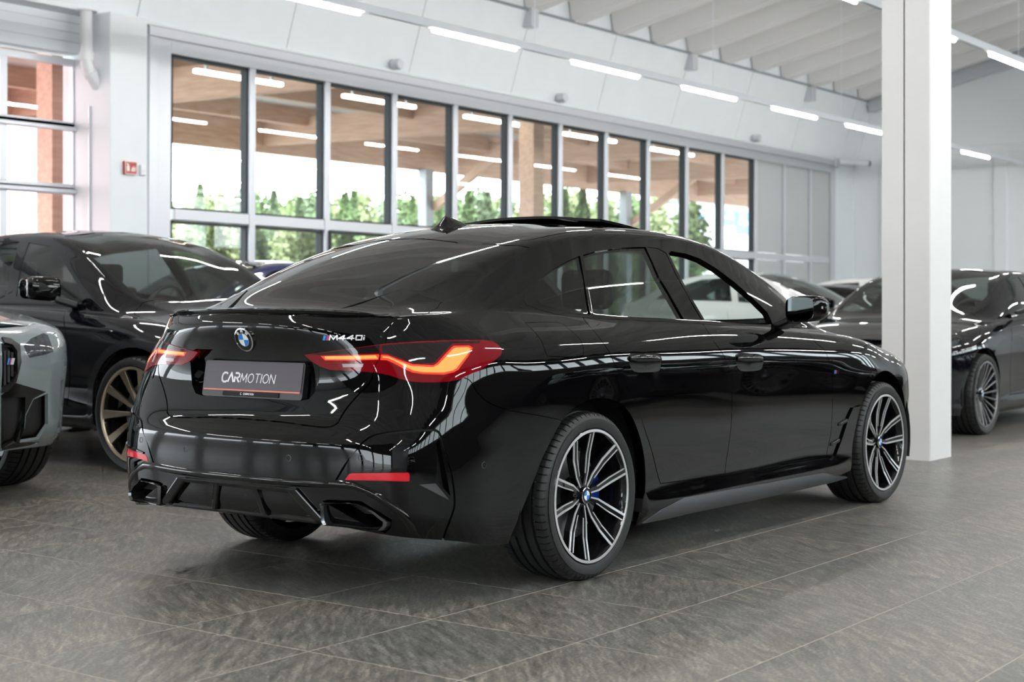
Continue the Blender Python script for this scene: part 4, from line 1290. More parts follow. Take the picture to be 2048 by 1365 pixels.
# --- tail details
R.append(('plate_recess', np.concatenate([yz([(-.02, .900), (-.30, .900), (-.335, .888), (-.348, .855), (-.335, .76), (-.305, .728), (-.26, .720), (-.02, .720)])[[0]] * [0, 1] + [1.7, 0], yz([(-.02, .900), (-.30, .900), (-.335, .888), (-.348, .855), (-.335, .76), (-.305, .728), (-.26, .720), (-.02, .720)]), yz([(-.02, .720)]) * [0, 1] + [1.7, 0]])))
R.append(('reflector', px([(690, 960.5), (699, 948.5), (707, 947), (817, 946), (819, 950), (819, 962.5), (815, 963.5)])))
R.append(('bumper_outlet', px([(838, 970), (872, 967.5), (901, 1002)])))
R.append(('bumper_slot', px([(873, 884), (878, 880), (884, 905), (894, 958), (901, 993), (876, 965), (873, 963)])))
ridge = px([(708, 944.5), (760, 940.5), (820, 938.5), (871, 934.5)])
R.append(('bumper_ridge', strip(B, smooth_line(ridge, 3), .007)))
ex = px([(644, 1003), (656, 1000), (700, 1001), (722, 1003), (784, 1040), (782, 1056), (770, 1068), (728, 1066), (656, 1056)])
R.append(('exhaust_recess', ex))
trim = np.concatenate([[[1.7, yz([(-.05, .432)])[0][1]]], yz([(-.05, .432), (-.30, .432)]), px([(690, 970.5), (719, 977), (748, 990), (772, 1006), (798, 1024), (815, 1045), (826, 1064)])])
dq = yz([(-.03, .405), (-.27, .40), (-.29, .385), (-.385, .31), (-.39, .294)])
R.append(('diffuser_plate', np.concatenate([dq[[0]] * [0, 1] + [1.7, 0], dq, [[dq[-1][0], -.1], [1.7, -.1]]])))
# --- shut lines
arch = px([(667, 969), (690, 931), (710, 904), (727, 885), (745, 873), (770, 867.5), (798, 864), (830, 861.5), (862, 860), (874, 863), (881, 872), (890, 900), (904, 958), (909, 1008), (902, 1035), (889, 1069)])
arch = np.concatenate([arch, [[arch[-1][0], -.05]]])
rd = px([(1164, 629), (1171, 643), (1182, 656), (1195, 672), (1208, 689), (1219, 706), (1229, 728), (1246, 760), (1264, 793), (1276, 820), (1288, 855), (1305, 908), (1321, 968)])
bpl = px([(1402, 641), (1422, 675), (1443, 704), (1452, 722), (1459, 743), (1462, 760), (1464, 800), (1463, 840), (1459, 880), (1450, 949)])
fd = px([(1560, 650), (1580, 655), (1603, 658), (1627, 681.5), (1648, 699), (1656, 718), (1661, 735), (1664, 753), (1665, 800), (1661, 870), (1653, 917.5)])
sill = px([(1321, 968), (1380, 960), (1450, 949), (1550, 934), (1653, 917.5), (1660, 916)])
bq = px([(926, 755), (941, 763), (954, 784), (972, 802), (1004, 817), (1049, 827), (1125, 842), (1135, 846)])
lidside = px([(797, 634), (786, 641), (779, 655), (774, 672), (771, 690)])
lidside = np.concatenate([[[1.0, VR[12] + .01]], lidside])
lidlow = px([(748, 744), (740, 765), (714, 793), (690, 822), (673, 848)])
led = yz([(-.40, .632), (-.20, .641), (-.03, .644)])
lidlow = np.concatenate([smooth_line(lidlow, 3), led, led[[-1]] * [0, 1] + [1.7, 0]])
lidtop = px([(892, 603), (880, 607), (875, 616), (860, 624), (838, 631), (815, 634), (797, 634)])
fuel = smooth_line(px([(1052, 648), (1056, 645.5), (1116, 645), (1132, 653.6), (1148, 667), (1161, 680), (1167, 697), (1166, 711), (1158, 715), (1103, 714), (1092, 709), (1082, 682), (1066, 661.5)]), 2, True)
for ln, w in ((rd, .0045), (bpl, .0045), (fd, .0045), (sill, .004), (bq, .0035), (lidside, .005), (lidlow, .006), (lidtop, .004)):
    R.append(('panel_gap', strip(B, smooth_line(ln, 4), w)))
R.append(('panel_gap', strip(B, smooth_line(arch, 4), .009)))
fi = band(B, fuel, .003)
R.append(('fuel_flap', fi)); R.append(('panel_gap', fuel))
hood = smooth_line([(-2.36, 1.44), (-2.40, 1.2), (-2.47, 1.03), (-2.7, .945), (-3.1, .935), (-3.4, .93), (-3.72, .93)], 4)
R.append(('panel_gap', strip(B, hood, .005)))
ditch = smooth_line([(ge[0][0] + .02, 1.405), (ge[0][0] - .06, 1.365), (-.45, 1.36), (-1.0, 1.365), (-1.40, 1.38), (-1.46, 1.42)], 4)
R.append(('panel_gap', strip(B, ditch, .005)))
rim_in = band(B, rear_outline, .0)
seeds = [((-.7, .5), 'rear_door'), ((-1.7, .5), 'front_door'), ((-.02, .73), 'body_side'), ((.93, .45), 'rear_bumper'), ((1.4, .82), 'boot_lid'), ((.96, 1.6), 'boot_lid'), ((-.3, 1.7), 'roof_panel'), ((-1.3, 1.7), 'roof_panel'),
         ((-3.0, 1.5), 'bonnet'), ((1.05, .30), 'bumper_insert'), ((.88, .373), 'bumper_insert'), ((1.259, .572), 'boot_lid'), ((-3.06, 1.42), 'bonnet'), ((1.3,.36),'rear_bumper'), ((-2.5, .73), 'body_side'), ((.3, 1.36), 'body_side')]
V, PT = cut_body(B, R, seeds)
print({k: len(t) for k, t in PT.items()})
def sided(name, mat, **k):
    objs = []
    for sd in ('right', 'left'):
        if name in PT and len(PT[name]): objs.append(make_panel(B, V, PT[name], name, mat, car, sd, **k))
    return objs
def both(name, mat, **k):
    if name in PT: return make_panel(B, V, PT[name], name, mat, car, 'both', **k)
# bowls behind the door handles, one part each
hc = []
for cpx in ((1290, 726), (1498, 726)):
    q = px([cpx])[0]
    tri = PT['handle_recess']; c_ = V[tri].mean(1)
    hc.append(tri[np.abs(c_[:, 0] - q[0]) < .25])
    P0_, N0_ = B.full([q[0]], [q[1]])
    def bowl(uv, P, P0_=P0_[0]):
        d = np.sqrt(((P[:, 0] - P0_[0]) / .135) ** 2 + ((P[:, 2] - P0_[2] - .0) / .042) ** 2)
        return -.024 * np.clip(1 - d, 0, 1) ** .6 - .001
    for sd in ('right', 'left'): make_panel(B, V, hc[-1], 'handle_recess', M['gap'], car, sd, offfn=bowl, renorm=True, skirt=0)
for hp in ([(1258.5, 717.5), (1275, 716.8), (1290, 716.5), (1305, 717), (1319.5, 718.5)], [(1472.5, 717.5), (1485, 716.8), (1498, 716.5), (1511, 717), (1522.5, 718)]):
    Ph, Nh = B.full(*px(hp).T); Nh = Nh * B.sgn
    for sd in (1, -1):
        secs = []
        for k, (p, n_) in enumerate(zip(Ph, Nh)):
            p, n_ = Vector(p * [1, sd, 1]), Vector(n_ * [1, sd, 1])
            up = Vector((0, 0, 1)); up = (up - n_ * up.dot(n_)).normalized()
            f = .55 if k in (0, 4) else 1.0
            for t in np.linspace(0, 2 * PI, 12, endpoint=False):
                secs.append(p + n_ * (.004 + .012 * f * math.cos(t)) + up * (.0165 * f * math.sin(t)))
        MB().add(secs, [(r * 12 + i, r * 12 + (i + 1) % 12, (r + 1) * 12 + (i + 1) % 12, (r + 1) * 12 + i) for r in range(4) for i in range(12)] + [tuple(range(12)), tuple(range(48, 60))]).build('door_handle', M['paint'], car, smooth=60)
for nm, sk in (('rear_door', .02), ('front_door', .02), ('body_side', .045)): sided(nm, M['paint'], skirt=sk)
for nm, sk in (('rear_bumper', .08), ('boot_lid', .045), ('roof_panel', .03), ('bonnet', .03)): both(nm, M['paint'], skirt=sk)
if 'leftover' in PT: both('leftover', M['paint'])
sided('bumper_insert', M['glosstrim'], off=-.008, skirt=.09)
sided('fuel_flap', M['paint'])
both('panel_gap', M['gap'], off=-.012, skirt=0)
rw_ = both('rear_window', M['rearglass'], off=-.003, skirt=.006)
both('windscreen', M['clearglass'], off=-.004, skirt=.006)
sided('quarter_window', M['tint'], off=-.005, skirt=.004)
sided('rear_side_window', M['tint'], off=-.005, skirt=.004)
sided('pillar_cover', M['glosstrim'], off=-.001)
sided('window_trim', M['glosstrim'], off=.001, skirt=.03)
sided('skirt_inlay', M['inlay'], off=.006, skirt=.02)
sided('air_breather', M['satin'], off=-.02, skirt=0)
PT['handle_recess'] = np.concatenate([PT['handle_recess'], PT['door_handle']])
both('plate_recess', M['paint'], off=-.035, skirt=0)
sided('reflector', M['reflector'], off=.001, skirt=.012)
sided('bumper_outlet', M['darkchrome'], off=-.004)
sided('bumper_slot', M['gap'], off=-.05, skirt=0)
sided('bumper_ridge', M['glosstrim'], off=.005, skirt=.012)
sided('exhaust_recess', M['gap'], off=-.075, skirt=0)
both('diffuser_plate', M['glosstrim'], off=-.014, skirt=0)
# lamps: one lens each side with the lit pieces as sub-parts
for sd in ('right', 'left'):
    ln = make_panel(B, V, PT['lamp_lens'], 'tail_lamp', M['lens'], car, sd, off=.004, skirt=.015)
    for nm, mt, of in (('lamp_core', 'barcore', .0035), ('lamp_bar', 'barouter', .0035), ('smoked_lens', 'smoked', .004), ('reversing_lens', 'revlens', .0035), ('lamp_gap', 'gap', -.004)):
        make_panel(B, V, PT[nm], nm, M[mt], ln, sd, off=of, skirt=.004)
# ------------------------------------------------------------------ wheels
TR_ = 0.328                                        # rolling radius
def tyre_mesh(rad, width, rim, nb=68):
    hw = width / 2
    prof = []                                     # (radius, y, groove weight): from outer bead over the tread to inner bead
    prof += [(rim + .004, -hw + .012, 0), (rim + .010, -hw + .004, 0), (rim + .030, -hw - .001, 0), (rim + .045, -hw, 0), (rad - .030, -hw + .004, 0), (rad - .016, -hw + .010, 0.25), (rad - .007, -hw + .018, 1), (rad - .0025, -hw + .030, 1), (rad - .001, -hw + .050, 1)]
    for gy in (-hw + .062, -.020, .026, hw - .062):
        prof += [(rad, gy - .0066, 0), (rad - .009, gy - .0052, 0), (rad - .009, gy + .0052, 0), (rad, gy + .0066, 0)]
    m = [(r, -y, g) for r, y, g in prof[:9]][::-1]
    prof += m
    vs, fs = [], []
    th = []
    for k in range(nb):
        a = 2 * PI * k / nb; w = 2 * PI / nb
        th += [(a, 0), (a + w * .82, 0), (a + w * .84, 1), (a + w * .98, 1)]
    n = len(prof)
    for a, g in th:
        for r, y, gw in prof:
            rr = r - 0.008 * gw * g
            sk = 0.10 * (1 - min(1, (rad - r) / .05)) * (abs(y) / hw) * (1 if y < 0 else -1) * .5
            vs.append((rr * math.cos(a + sk), y, rr * math.sin(a + sk)))
    N_ = len(th)
    for k in range(N_):
        k2 = (k + 1) % N_
        for i in range(n - 1):
            fs.append((k * n + i, k2 * n + i, k2 * n + i + 1, k * n + i + 1))
    mb = MB(); mb.add(vs, fs); return mb
def cap_badge(parent, y, r):
    """small roundel facing -y"""
    b = MB().lathe([(0, y - .001), (r * .98, y - .001), (r, y + .002), (r, y + .01)], 28, 'y').build('hub_badge', M['glosstrim'], parent, smooth=40)
    b = parent
    MB().lathe([(r * .90, y - .0025), (r * .98, y - .0015)], 28, 'y').build('badge_ring', M['chrome'], b)
    for q in range(4):
        pts = [(0, y - .0025, 0)] + [(r * .58 * math.cos(a), y - .0025, r * .58 * math.sin(a)) for a in np.linspace(q * PI / 2, (q + 1) * PI / 2, 7)]
        MB().add(pts, [tuple(range(len(pts)))]).build('badge_quarter', M['badgeblue'] if q in (1, 3) else M['badgewhite'], b)
def star_wheel(parent, rim=.2445, width=.25, spokes=5, half=14.2, phase=32.0, hub_y=-.098, cutmat='rimcut', style='double'):
    """five double-spoke wheel; local frame: axle along y, outer face at -y"""
    w = MB()
    hw = width / 2
    w.lathe([(rim + .012, -hw + .010), (rim + .016, -hw + .006), (rim + .012, -hw + .002), (rim + .002, -hw + .004), (rim - .004, -hw + .016), (rim - .012, -hw + .05), (rim - .02, .03), (rim - .006, hw - .02), (rim + .012, hw - .006)], 96, 'y')
    wheel = w.build('wheel', M['rimblack'], parent, smooth=40)
    lip = MB().lathe([(rim + .014, -hw + .0065), (rim + .015, -hw + .0015), (rim + .005, -hw + .0005), (rim + .002, -hw + .008)], 96, 'y').build('rim_lip', M[cutmat], wheel, smooth=30)
    MB().lathe([(0, hub_y + .03), (.03, hub_y + .014), (.050, hub_y + .018), (.060, hub_y + .032), (.066, hub_y + .07)], 40, 'y').build('hub', M['rimblack'], wheel, smooth=40)
    for k in range(5):
        a = math.radians(phase + 36 + 72 * k)
        MB().lathe([(0, -.006), (.009, -.005), (.011, .012)], 10, 'y', (.050 * math.cos(a), hub_y + .024, .050 * math.sin(a))).build('wheel_bolt', M['darkchrome'], wheel, smooth=40)
    cap_badge(wheel, hub_y + .005, .033)
    ye = -hw + .004
    for k in range(spokes):
        th = math.radians(phase + 72 * k)
        for sgn in (-1, 1):
            body, cut, cut2 = MB(), MB(), MB()
            def at(r, off, y):
                """point at radius r along the pair axis, shifted sideways"""
                c, s_ = math.cos(th), math.sin(th)
                return (r * c - off * s_, y, r * s_ + off * c)
            # centre line of the spoke: leaves the hub, bends, runs out to the rim
            rr = rim + .002
            path = [(.036, sgn * .010, hub_y + .016), (.085, sgn * .031, hub_y + .010), (.160, sgn * .0465, hub_y + .000), (math.sqrt(rr * rr - (rr * math.sin(math.radians(half))) ** 2), sgn * rr * math.sin(math.radians(half)), ye)]
            wd = [.009, .0125, .0150, .0155]
            for i in range(3):
                (r0, o0, y0), (r1, o1, y1) = path[i], path[i + 1]
                for mb_, lo, hi, dy, dp in ((body, -1, 1, 0, .030), (cut, .38, 1.02, -.0012, .004), (cut2, -1.02, -.68, -.0012, .004)):
                    if mb_ is cut2 and i < 1: continue
                    A, Bq = sgn * lo, sgn * hi
                    p = [at(r0, o0 + A * wd[i], y0 + dy), at(r1, o1 + A * wd[i + 1], y1 + dy), at(r1, o1 + Bq * wd[i + 1], y1 + dy), at(r0, o0 + Bq * wd[i], y0 + dy)]
                    p2 = [(x, y + dp, z) for x, y, z in p]
                    mb_.add(p + p2, [(0, 1, 2, 3), (7, 6, 5, 4), (0, 4, 5, 1), (1, 5, 6, 2), (2, 6, 7, 3), (3, 7, 4, 0)])
            sp = body.build('spoke', M['rimblack'], wheel)
            cut.build('machined_edge', M[cutmat], wheel)
            cut2.build('machined_edge', M[cutmat], wheel)
    return wheel
def brakes(parent, side):
    MB().lathe([(.07, -.02), (.175, -.02), (.175, .01), (.07, .01)], 48, 'y').build('brake_disc', M['disc'], parent, smooth=30)
    c = MB()
    pts = [(.125 * math.cos(a), .125 * math.sin(a)) for a in np.linspace(-.2, .6, 9)] + [(.178 * math.cos(a), .178 * math.sin(a)) for a in np.linspace(.6, -.2, 9)]
    c.prism(pts, lambda a, b, d: (a, d, b), -.035, .03)
    c.build('brake_caliper', M['caliper'], parent, smooth=30)
def make_wheel(parent, loc, left, width, first=None, **kw):
    if first is not None:
        w = copy_tree(first, parent)
    else:
        w = star_wheel(parent, width=width - .005, **kw)
        t = tyre_mesh(TR_, width, kw.get('rim', .2445) + .012).build('tyre', M['rubber'], w, smooth=28)
        brakes(w, 1)
    w.location = loc
    w.rotation_euler = (0, 0, PI if left else 0)
    return w
w0 = make_wheel(car, (0, -.800, TR_), False, .255)
w1 = make_wheel(car, (2.856, -.797, TR_), False, .245, first=w0)
make_wheel(car, (0, .800, TR_), True, .255, first=w0)
make_wheel(car, (2.856, .797, TR_), True, .245, first=w0)
for w in (w1,):
    w.rotation_euler = (0, math.radians(16), 0)
# raised lettering on the near rear tyre
def arc_fn(r0, y):
    def fn(a, b, d):
        t = -a / r0
        return ((r0 - b) * math.sin(t) * -1, y - d, -(r0 - b) * math.cos(t))
    return fn
for txt, a0, r0, hh in (('VENTUS S1 evo3', 0.06, .300, .017), ('VANTO', 0, 0, 0))[:1]:
    mb = MB(); write(mb, txt, hh, .004, .0035, arc_fn(r0, -.1262), .0012, x0=-.13 - 0)
    for t_ in [c for c in w0.children if c.name.startswith('tyre')]:
        mb.build('tyre_lettering', plain('raised_rubber', (0.05, 0.05, 0.05), 0.6), w0)

# ------------------------------------------------------------------ floor pan, wheel housings, cabin
ub = MB()
ub.box(-.42, 3.5, -.60, .60, .20, .24); ub.box(.42, 2.44, -.84, .84, .175, .26); ub.box(-.90, -.40, -.66, .66, .33, .37)
ub.build('floor_pan', M['gap'], car)
for x in (0.0, 2.856):
    for sg in (-1, 1):
        wl_ = MB()
        n = 20
        ang = np.linspace(-.28, PI + .28, n)
        pts = []
        for y in (sg * .89, sg * .56):
            pts += [(x + .43 * math.cos(t), y, .33 + .41 * math.sin(t)) for t in ang]
        wl_.add(pts, [(i, i + 1, n + i + 1, n + i) for i in range(n - 1)] + [tuple(range(n, 2 * n))])
        wl_.build('wheel_housing', M['gap'], car)
MB().tube([(-.80, -.12, .335), (-.62, -.12, .335)], .055, 16).build('silencer', M['darkchrome'], car, smooth=40)
cab = MB()
cab.box(-.3, 2.3, -.78, .78, .26, .36); cab.box(1.95, 2.3, -.72, .72, .3, .93)
cab.box(-.70, .0, -.56, .56, .78, .93); cab.box(.36, 2.0, -.16, .16, .3, .66)
for sg in (-1, 1): cab.box(-.25, 2.1, sg * .74 - .02, sg * .74 + .02, .3, .935)
cab.build('cabin_tub', M['interior'], car, bevel=.03)
db = MB(); db.box(1.72, 2.2, -.70, .70, .78, .965); db.build('dashboard', M['interior'], car, bevel=.06, segs=3)
def seat(name, x, y, w, hb, back):
    s_ = MB(); s_.box(x - .25, x + .27, y - w / 2, y + w / 2, .42, .58); 
    s = s_.build(name, M['seatleather'], car, bevel=.06, segs=3)
    b = MB(); b.add([(x - .20 - 0, y - w / 2, .5), (x - .06, y - w / 2, .5), (x - .06, y + w / 2, .5), (x - .20, y + w / 2, .5),
                     (x - .20 - back, y - w / 2 + .05, hb), (x - .11 - back, y - w / 2 + .05, hb), (x - .11 - back, y + w / 2 - .05, hb), (x - .20 - back, y + w / 2 - .05, hb)],
                    [(0, 3, 2, 1), (4, 5, 6, 7), (0, 1, 5, 4), (1, 2, 6, 5), (2, 3, 7, 6), (3, 0, 4, 7)])
    b.build('seat_back', M['seatleather'], s, bevel=.05, segs=3)
    h_ = MB(); h_.box(x - .21 - back, x - .12 - back, y - .13, y + .13, hb + .03, hb + .21); h_.build('headrest', M['seatleather'], s, bevel=.04, segs=3)
for y in (-.37, .37): seat('front_seat', 1.15, y, .5, 1.02, .2)
for y in (-.38, .38): seat('rear_seat', .30, y, .55, .98, .18)
sw = MB().tube([(1.62 + .05 * math.sin(t), .37 + .185 * math.cos(t), .87 + .175 * math.sin(t)) for t in np.linspace(0, 2 * PI, 28)[:-1]], .016, 8, closed=True)
sw.box(1.60, 1.64, .35, .39, .78, .88); sw.build('steering_wheel', M['interior'], car, smooth=40)

# ------------------------------------------------------------------ tail: lip, plate, badges, exhaust, fins
def surf(q, sd=1):
    P, N = B.full(np.atleast_2d(q)[:, 0], np.atleast_2d(q)[:, 1]); return P, N * B.sgn
vv = np.concatenate([np.linspace(VR[12], VT, 40)])
Pl, _n = surf(np.c_[np.full(40, 1.0), vv])
Pl = np.concatenate([Pl, (Pl[:-1] * [1, -1, 1])[::-1]])
tan = np.gradient(Pl, axis=0); tan[:, 2] = 0; tan /= np.linalg.norm(tan, axis=1)[:, None]
outw = np.c_[tan[:, 1], -tan[:, 0], 0 * tan[:, 0]]
outw *= np.where(outw[:, :1] > 0, -1, 1)
lipv, lipf = [], []
n = len(Pl)
L_ = np.r_[0, np.cumsum(np.linalg.norm(np.diff(Pl, axis=0), axis=1))]
for i in range(n):
    f = min(1, min(L_[i], L_[-1] - L_[i]) / .16); f = f * f * (3 - 2 * f)
    o, z = outw[i], np.array([0, 0, 1.0])
    for do, dz in ((-.045, .002), (-.02, .007), (.004, .017), (.012, .016), (.013, .011), (.004, -.004), (-.01, -.016)):
        lipv.append(Pl[i] + o * (do * (.5 + .5 * f)) + z * (dz * (.15 + .85 * f)))
K = 7
for i in range(n - 1):
    for k in range(K): lipf.append((i * K + k, i * K + (k + 1) % K, (i + 1) * K + (k + 1) % K, (i + 1) * K + k))
MB().add(lipv, lipf).build('spoiler_lip', M['glosstrim'], car, smooth=50)

# number plate with its holder
tl, br_ = np.array([-.908, .26, .800]), None
pb = np.array([-.922, 0, .728]); pt_ = np.array([-.902, 0, .850])
pn = np.array([-(pt_[2] - pb[2]), 0, (pt_[0] - pb[0])]); pn /= np.linalg.norm(pn)
def plate_fn(a, b, d):
    q = pb + (pt_ - pb) * (b / .1236); return (q[0] + pn[0] * d, -a, q[2] + pn[2] * d)
def rrect(x0, x1, y0, y1, r, n=4):
    o = []
    for cx_, cy_, a0 in ((x1 - r, y0 + r, -PI / 2), (x1 - r, y1 - r, 0), (x0 + r, y1 - r, PI / 2), (x0 + r, y0 + r, PI)):
        o += [(cx_ + r * math.cos(a0 + t), cy_ + r * math.sin(a0 + t)) for t in np.linspace(0, PI / 2, n)]
    return o
hol = MB().prism(rrect(-.268, .268, -.008, .130, .012), plate_fn, -.02, .006).build('plate_holder', M['satin'], car)
pl_ = MB().prism(rrect(-.260, .260, .0185, .126, .008), plate_fn, .006, .009).build('number_plate', M['plate'], hol)
MB().prism([(-.258, .0165), (.258, .0165), (.258, .0215), (-.258, .0215)], plate_fn, .006, .0102).build('plate_line', M['plateline'], hol)
MB().prism(rrect(-.150, .150, -.004, .0145, .003), plate_fn, .006, .0095).build('holder_strip', M['glosstrim'], hol)
mb = MB()
hC, hM = .0345, .0335
xe = write(mb, 'CΛƦ', hC, .0055, .0068, plate_fn, .0102, x0=-.163, y0=.049, shear=.08, wide=1.12)
xe = write(mb, 'MOTION', hM, .0075, .0030, plate_fn, .0102, x0=xe + .001, y0=.049, shear=.14, wide=1.12)
mb.build('plate_lettering', M['letter'], hol)
mb = MB()
xe = write(mb, 'C', .0075, .002, .0018, plate_fn, .0105, x0=-.052, y0=.002)
xe = write(mb, 'CΛƦ', .0070, .0017, .0016, plate_fn, .0105, x0=xe + .008, y0=.002)
write(mb, 'MOTION', .0070, .0017, .0011, plate_fn, .0105, x0=xe, y0=.002)
mb.build('holder_lettering', M['letter'], hol)

# round badge on the lid
q = B.yz([(-.002, .943)])[0]
P0, N0 = surf(q); P0, N0 = P0[0], N0[0]
P0 = P0 * [1, 0, 1]; N0 = N0 * [1, 0, 1]; N0 /= np.linalg.norm(N0)
fnb = plane_fn(P0, (0, -1, 0), N0)
def ring(mb, r0, r1, d0, d1, fn=fnb, n=48):
    a = np.linspace(0, 2 * PI, n, endpoint=False)
    p = [fn(r0 * math.cos(t), r0 * math.sin(t), d0) for t in a] + [fn(r1 * math.cos(t), r1 * math.sin(t), d1) for t in a]
    return mb.add(p, [(i, (i + 1) % n, n + (i + 1) % n, n + i) for i in range(n)])
RB = .046
mb = MB(); ring(mb, RB, RB + .001, .0, .009); ring(mb, RB + .001, RB - .0035, .009, .0105); ring(mb, RB - .0035, RB - .004, .0105, .008)
bad = mb.build('round_badge', M['chrome'], car, smooth=35)
mb = MB(); ring(mb, 0.0001, RB - .003, .0085, .0085); mb.build('badge_field', M['glosstrim'], bad)
mb = MB(); ring(mb, .0250, .0268, .0095, .0095); mb.build('badge_ring', M['chrome'], bad)
for k in range(4):
    a = np.linspace(k * PI / 2, (k + 1) * PI / 2, 9)
    pts = [fnb(0, 0, .0095)] + [fnb(.0253 * math.cos(t), .0253 * math.sin(t), .0095) for t in a]
    MB().add(pts, [tuple(range(len(pts)))]).build('badge_quarter', M['badgeblue'] if k in (1, 3) else M['badgewhite'], bad)
mb = MB()
for ch, ang in (('B', 132), ('M', 90), ('W', 48)):
    t = math.radians(ang); c, s_ = math.cos(t - PI / 2), math.sin(t - PI / 2)
    gw = GLY[ch][0] * .0115
    def fl(a, b, d, c=c, s_=s_, gw=gw): 
        a2, b2 = a - gw / 2, b + .0292
        return fnb(a2 * c - b2 * s_, a2 * s_ + b2 * c, .0088 + d)
    write(mb, ch, .0115, 0, .0028, fl, .001)
mb.build('badge_lettering', M['badgewhite'], bad)

# model lettering with three stripes
mq = B.px([(646, 676), (736, 676)])
Pm, Nm = surf(mq)
Xd = Pm[1] - Pm[0]; WM = np.linalg.norm(Xd)
_mc = {}
def fm(a, b, d):
    k = round(a, 4)
    if k not in _mc:
        P_, N_ = surf(mq[0] + (mq[1] - mq[0]) * (a / WM)); _mc[k] = (P_[0], N_[0])
    P_, N_ = _mc[k]
    up = np.array([0, 0, 1.0]) - N_ * N_[2]; up /= np.linalg.norm(up)
    return tuple(P_ + up * (b - .009) + N_ * (d + .0012))
hh = .0175
mroot = None
k0 = 0.0
for i, mt in enumerate(('stripelight', 'stripedark', 'stripered')):
    w_ = .0088
    mb = MB().prism([(k0, 0), (k0 + w_, 0), (k0 + w_ + .006, hh), (k0 + .006, hh)], fm, 0, .003)
    o = mb.build('badge_stripe' if i else 'model_badge', M[mt], car if i == 0 else mroot)
    if i == 0: mroot = o
    k0 += w_
mb = MB(); sc_m = (WM - k0 - .002) / (text_width('M440i', hh, .0035))
write(mb, 'M440i', hh, .0035, .0042, fm, .003, x0=k0 + .002, shear=.12, wide=sc_m * 1.02)
mb.build('model_lettering', M['badgesilver'], mroot)
# small tri-colour badge on each front wing
wb = B.px([(1668, 748), (1679, 748)])
for sd in (1, -1):
    Pw, Nw = surf(wb)
    Pw, Nw = Pw * [1, sd, 1], Nw * [1, sd, 1]
    if sd < 0: Pw = Pw[::-1]
    fw_ = plane_fn(Pw[0] + Nw[0] * .001, Pw[1] - Pw[0], Nw[0])
    wroot = None; x = 0
    for mt, w_ in (('stripelight', .006), ('stripedark', .006), ('stripered', .006), ('chrome', .026)):
        o = MB().prism([(x, 0), (x + w_, 0), (x + w_ + .004, .018), (x + .004, .018)], fw_, 0, .003).build('wing_badge' if wroot is None else 'badge_stripe', M[mt], car if wroot is None else wroot)
        wroot = wroot or o; x += w_ + .0008

# exhaust tips
tip_px = [(649, 1010), (657, 1006.5), (700, 1007), (719, 1009.5), (748, 1025), (777, 1043), (777.5, 1050), (770, 1058.5), (727, 1056.5), (700, 1053), (661, 1048.5), (655, 1040)]
tips, _tn = surf(B.px(tip_px))
tx = tips[:, 0].copy()
k_ = np.polyfit(tips[:, 1], tx, 1); tx = np.polyval(k_, tips[:, 1])      # the tip follows the slant of the bumper
cyz = np.mean(tips[:, 1:], 0)
for sd in (1, -1):
    tb_ = MB()
    n = len(tips)
    rings = []
    for sc_, dx_ in ((1.06, .05), (1.08, -.018), (1.0, -.026), (.93, -.018), (.90, .09), (.86, .17)):
        rings.append([(tx[i_] + dx_, (cyz[0] + (p[1] - cyz[0]) * sc_) * sd, cyz[1] + (p[2] - cyz[1]) * sc_) for i_, p in enumerate(tips)])
    pts = sum(rings, [])
    fs = [(r * n + i, r * n + (i + 1) % n, (r + 1) * n + (i + 1) % n, (r + 1) * n + i) for r in range(2) for i in range(n)]
    outer = MB().add(pts, fs + [(2 * n + i, 2 * n + (i + 1) % n, 3 * n + (i + 1) % n, 3 * n + i) for i in range(n)]).build('exhaust_tip', M['darkchrome'], car, smooth=30)
    inner = MB().add(pts[3 * n:], [(r * n + i, r * n + (i + 1) % n, (r + 1) * n + (i + 1) % n, (r + 1) * n + i) for r in range(2) for i in range(n)] + [tuple(range(2 * n, 3 * n))]).build('exhaust_bore', M['pipe'], outer, smooth=30)
# diffuser fins
fin_px = [((406, 966), (430, 1029)), ((509, 977), (538, 1040)), ((583, 983), (650, 1050)), ((345, 962), (352, 1015))]
ys = []
for (u0, v0), (u1, v1) in fin_px[1:3]:
    a, b = at_x(u0, v0, -1.0), at_x(u1, v1, -.965)
    for sd in (1, -1):
        w_ = .014 if abs(a[1]) < .2 else .03
        f = MB().add([(-1.012, (a[1] - w_) * sd, .412), (-1.012, (a[1] + w_) * sd, .412), (-.90, (a[1] + w_) * sd, .412), (-.90, (a[1] - w_) * sd, .412),
                      (-.990, (b[1] - w_) * sd, .297), (-.990, (b[1] + w_) * sd, .297), (-.90, (b[1] + w_) * sd, .297), (-.90, (b[1] - w_) * sd, .297)],
                     [(0, 1, 2, 3), (7, 6, 5, 4), (0, 4, 5, 1), (1, 5, 6, 2), (2, 6, 7, 3), (3, 7, 4, 0)])
        f.build('diffuser_fin', M['glosstrim'], car, bevel=.006)
bb = MB().add([(-1.006, -.29, .392), (-1.006, .29, .392), (-1.012, .28, .408), (-1.012, -.28, .408), (-.95, -.29, .392), (-.95, .29, .392), (-.985, .27, .424), (-.985, -.27, .424)],
              [(0, 1, 2, 3), (3, 2, 6, 7), (4, 5, 1, 0), (7, 6, 5, 4), (1, 5, 6, 2), (0, 3, 7, 4)]).build('diffuser_bar', M['glosstrim'], car, bevel=.003)
tq = smooth_line(trim, 4); tq = tq[tq[:, 0] <= 1.6]
Pt, Nt = surf(np.concatenate([[[1.6, tq[0][1]]], tq]))
Pt = Pt - Nt * .0155
Pt = np.concatenate([(Pt[1:] * [1, -1, 1])[::-1], Pt])
MB().tube([tuple(p) for p in Pt], .021, 16).build('diffuser_trim', M['glosstrim'], car, smooth=60)
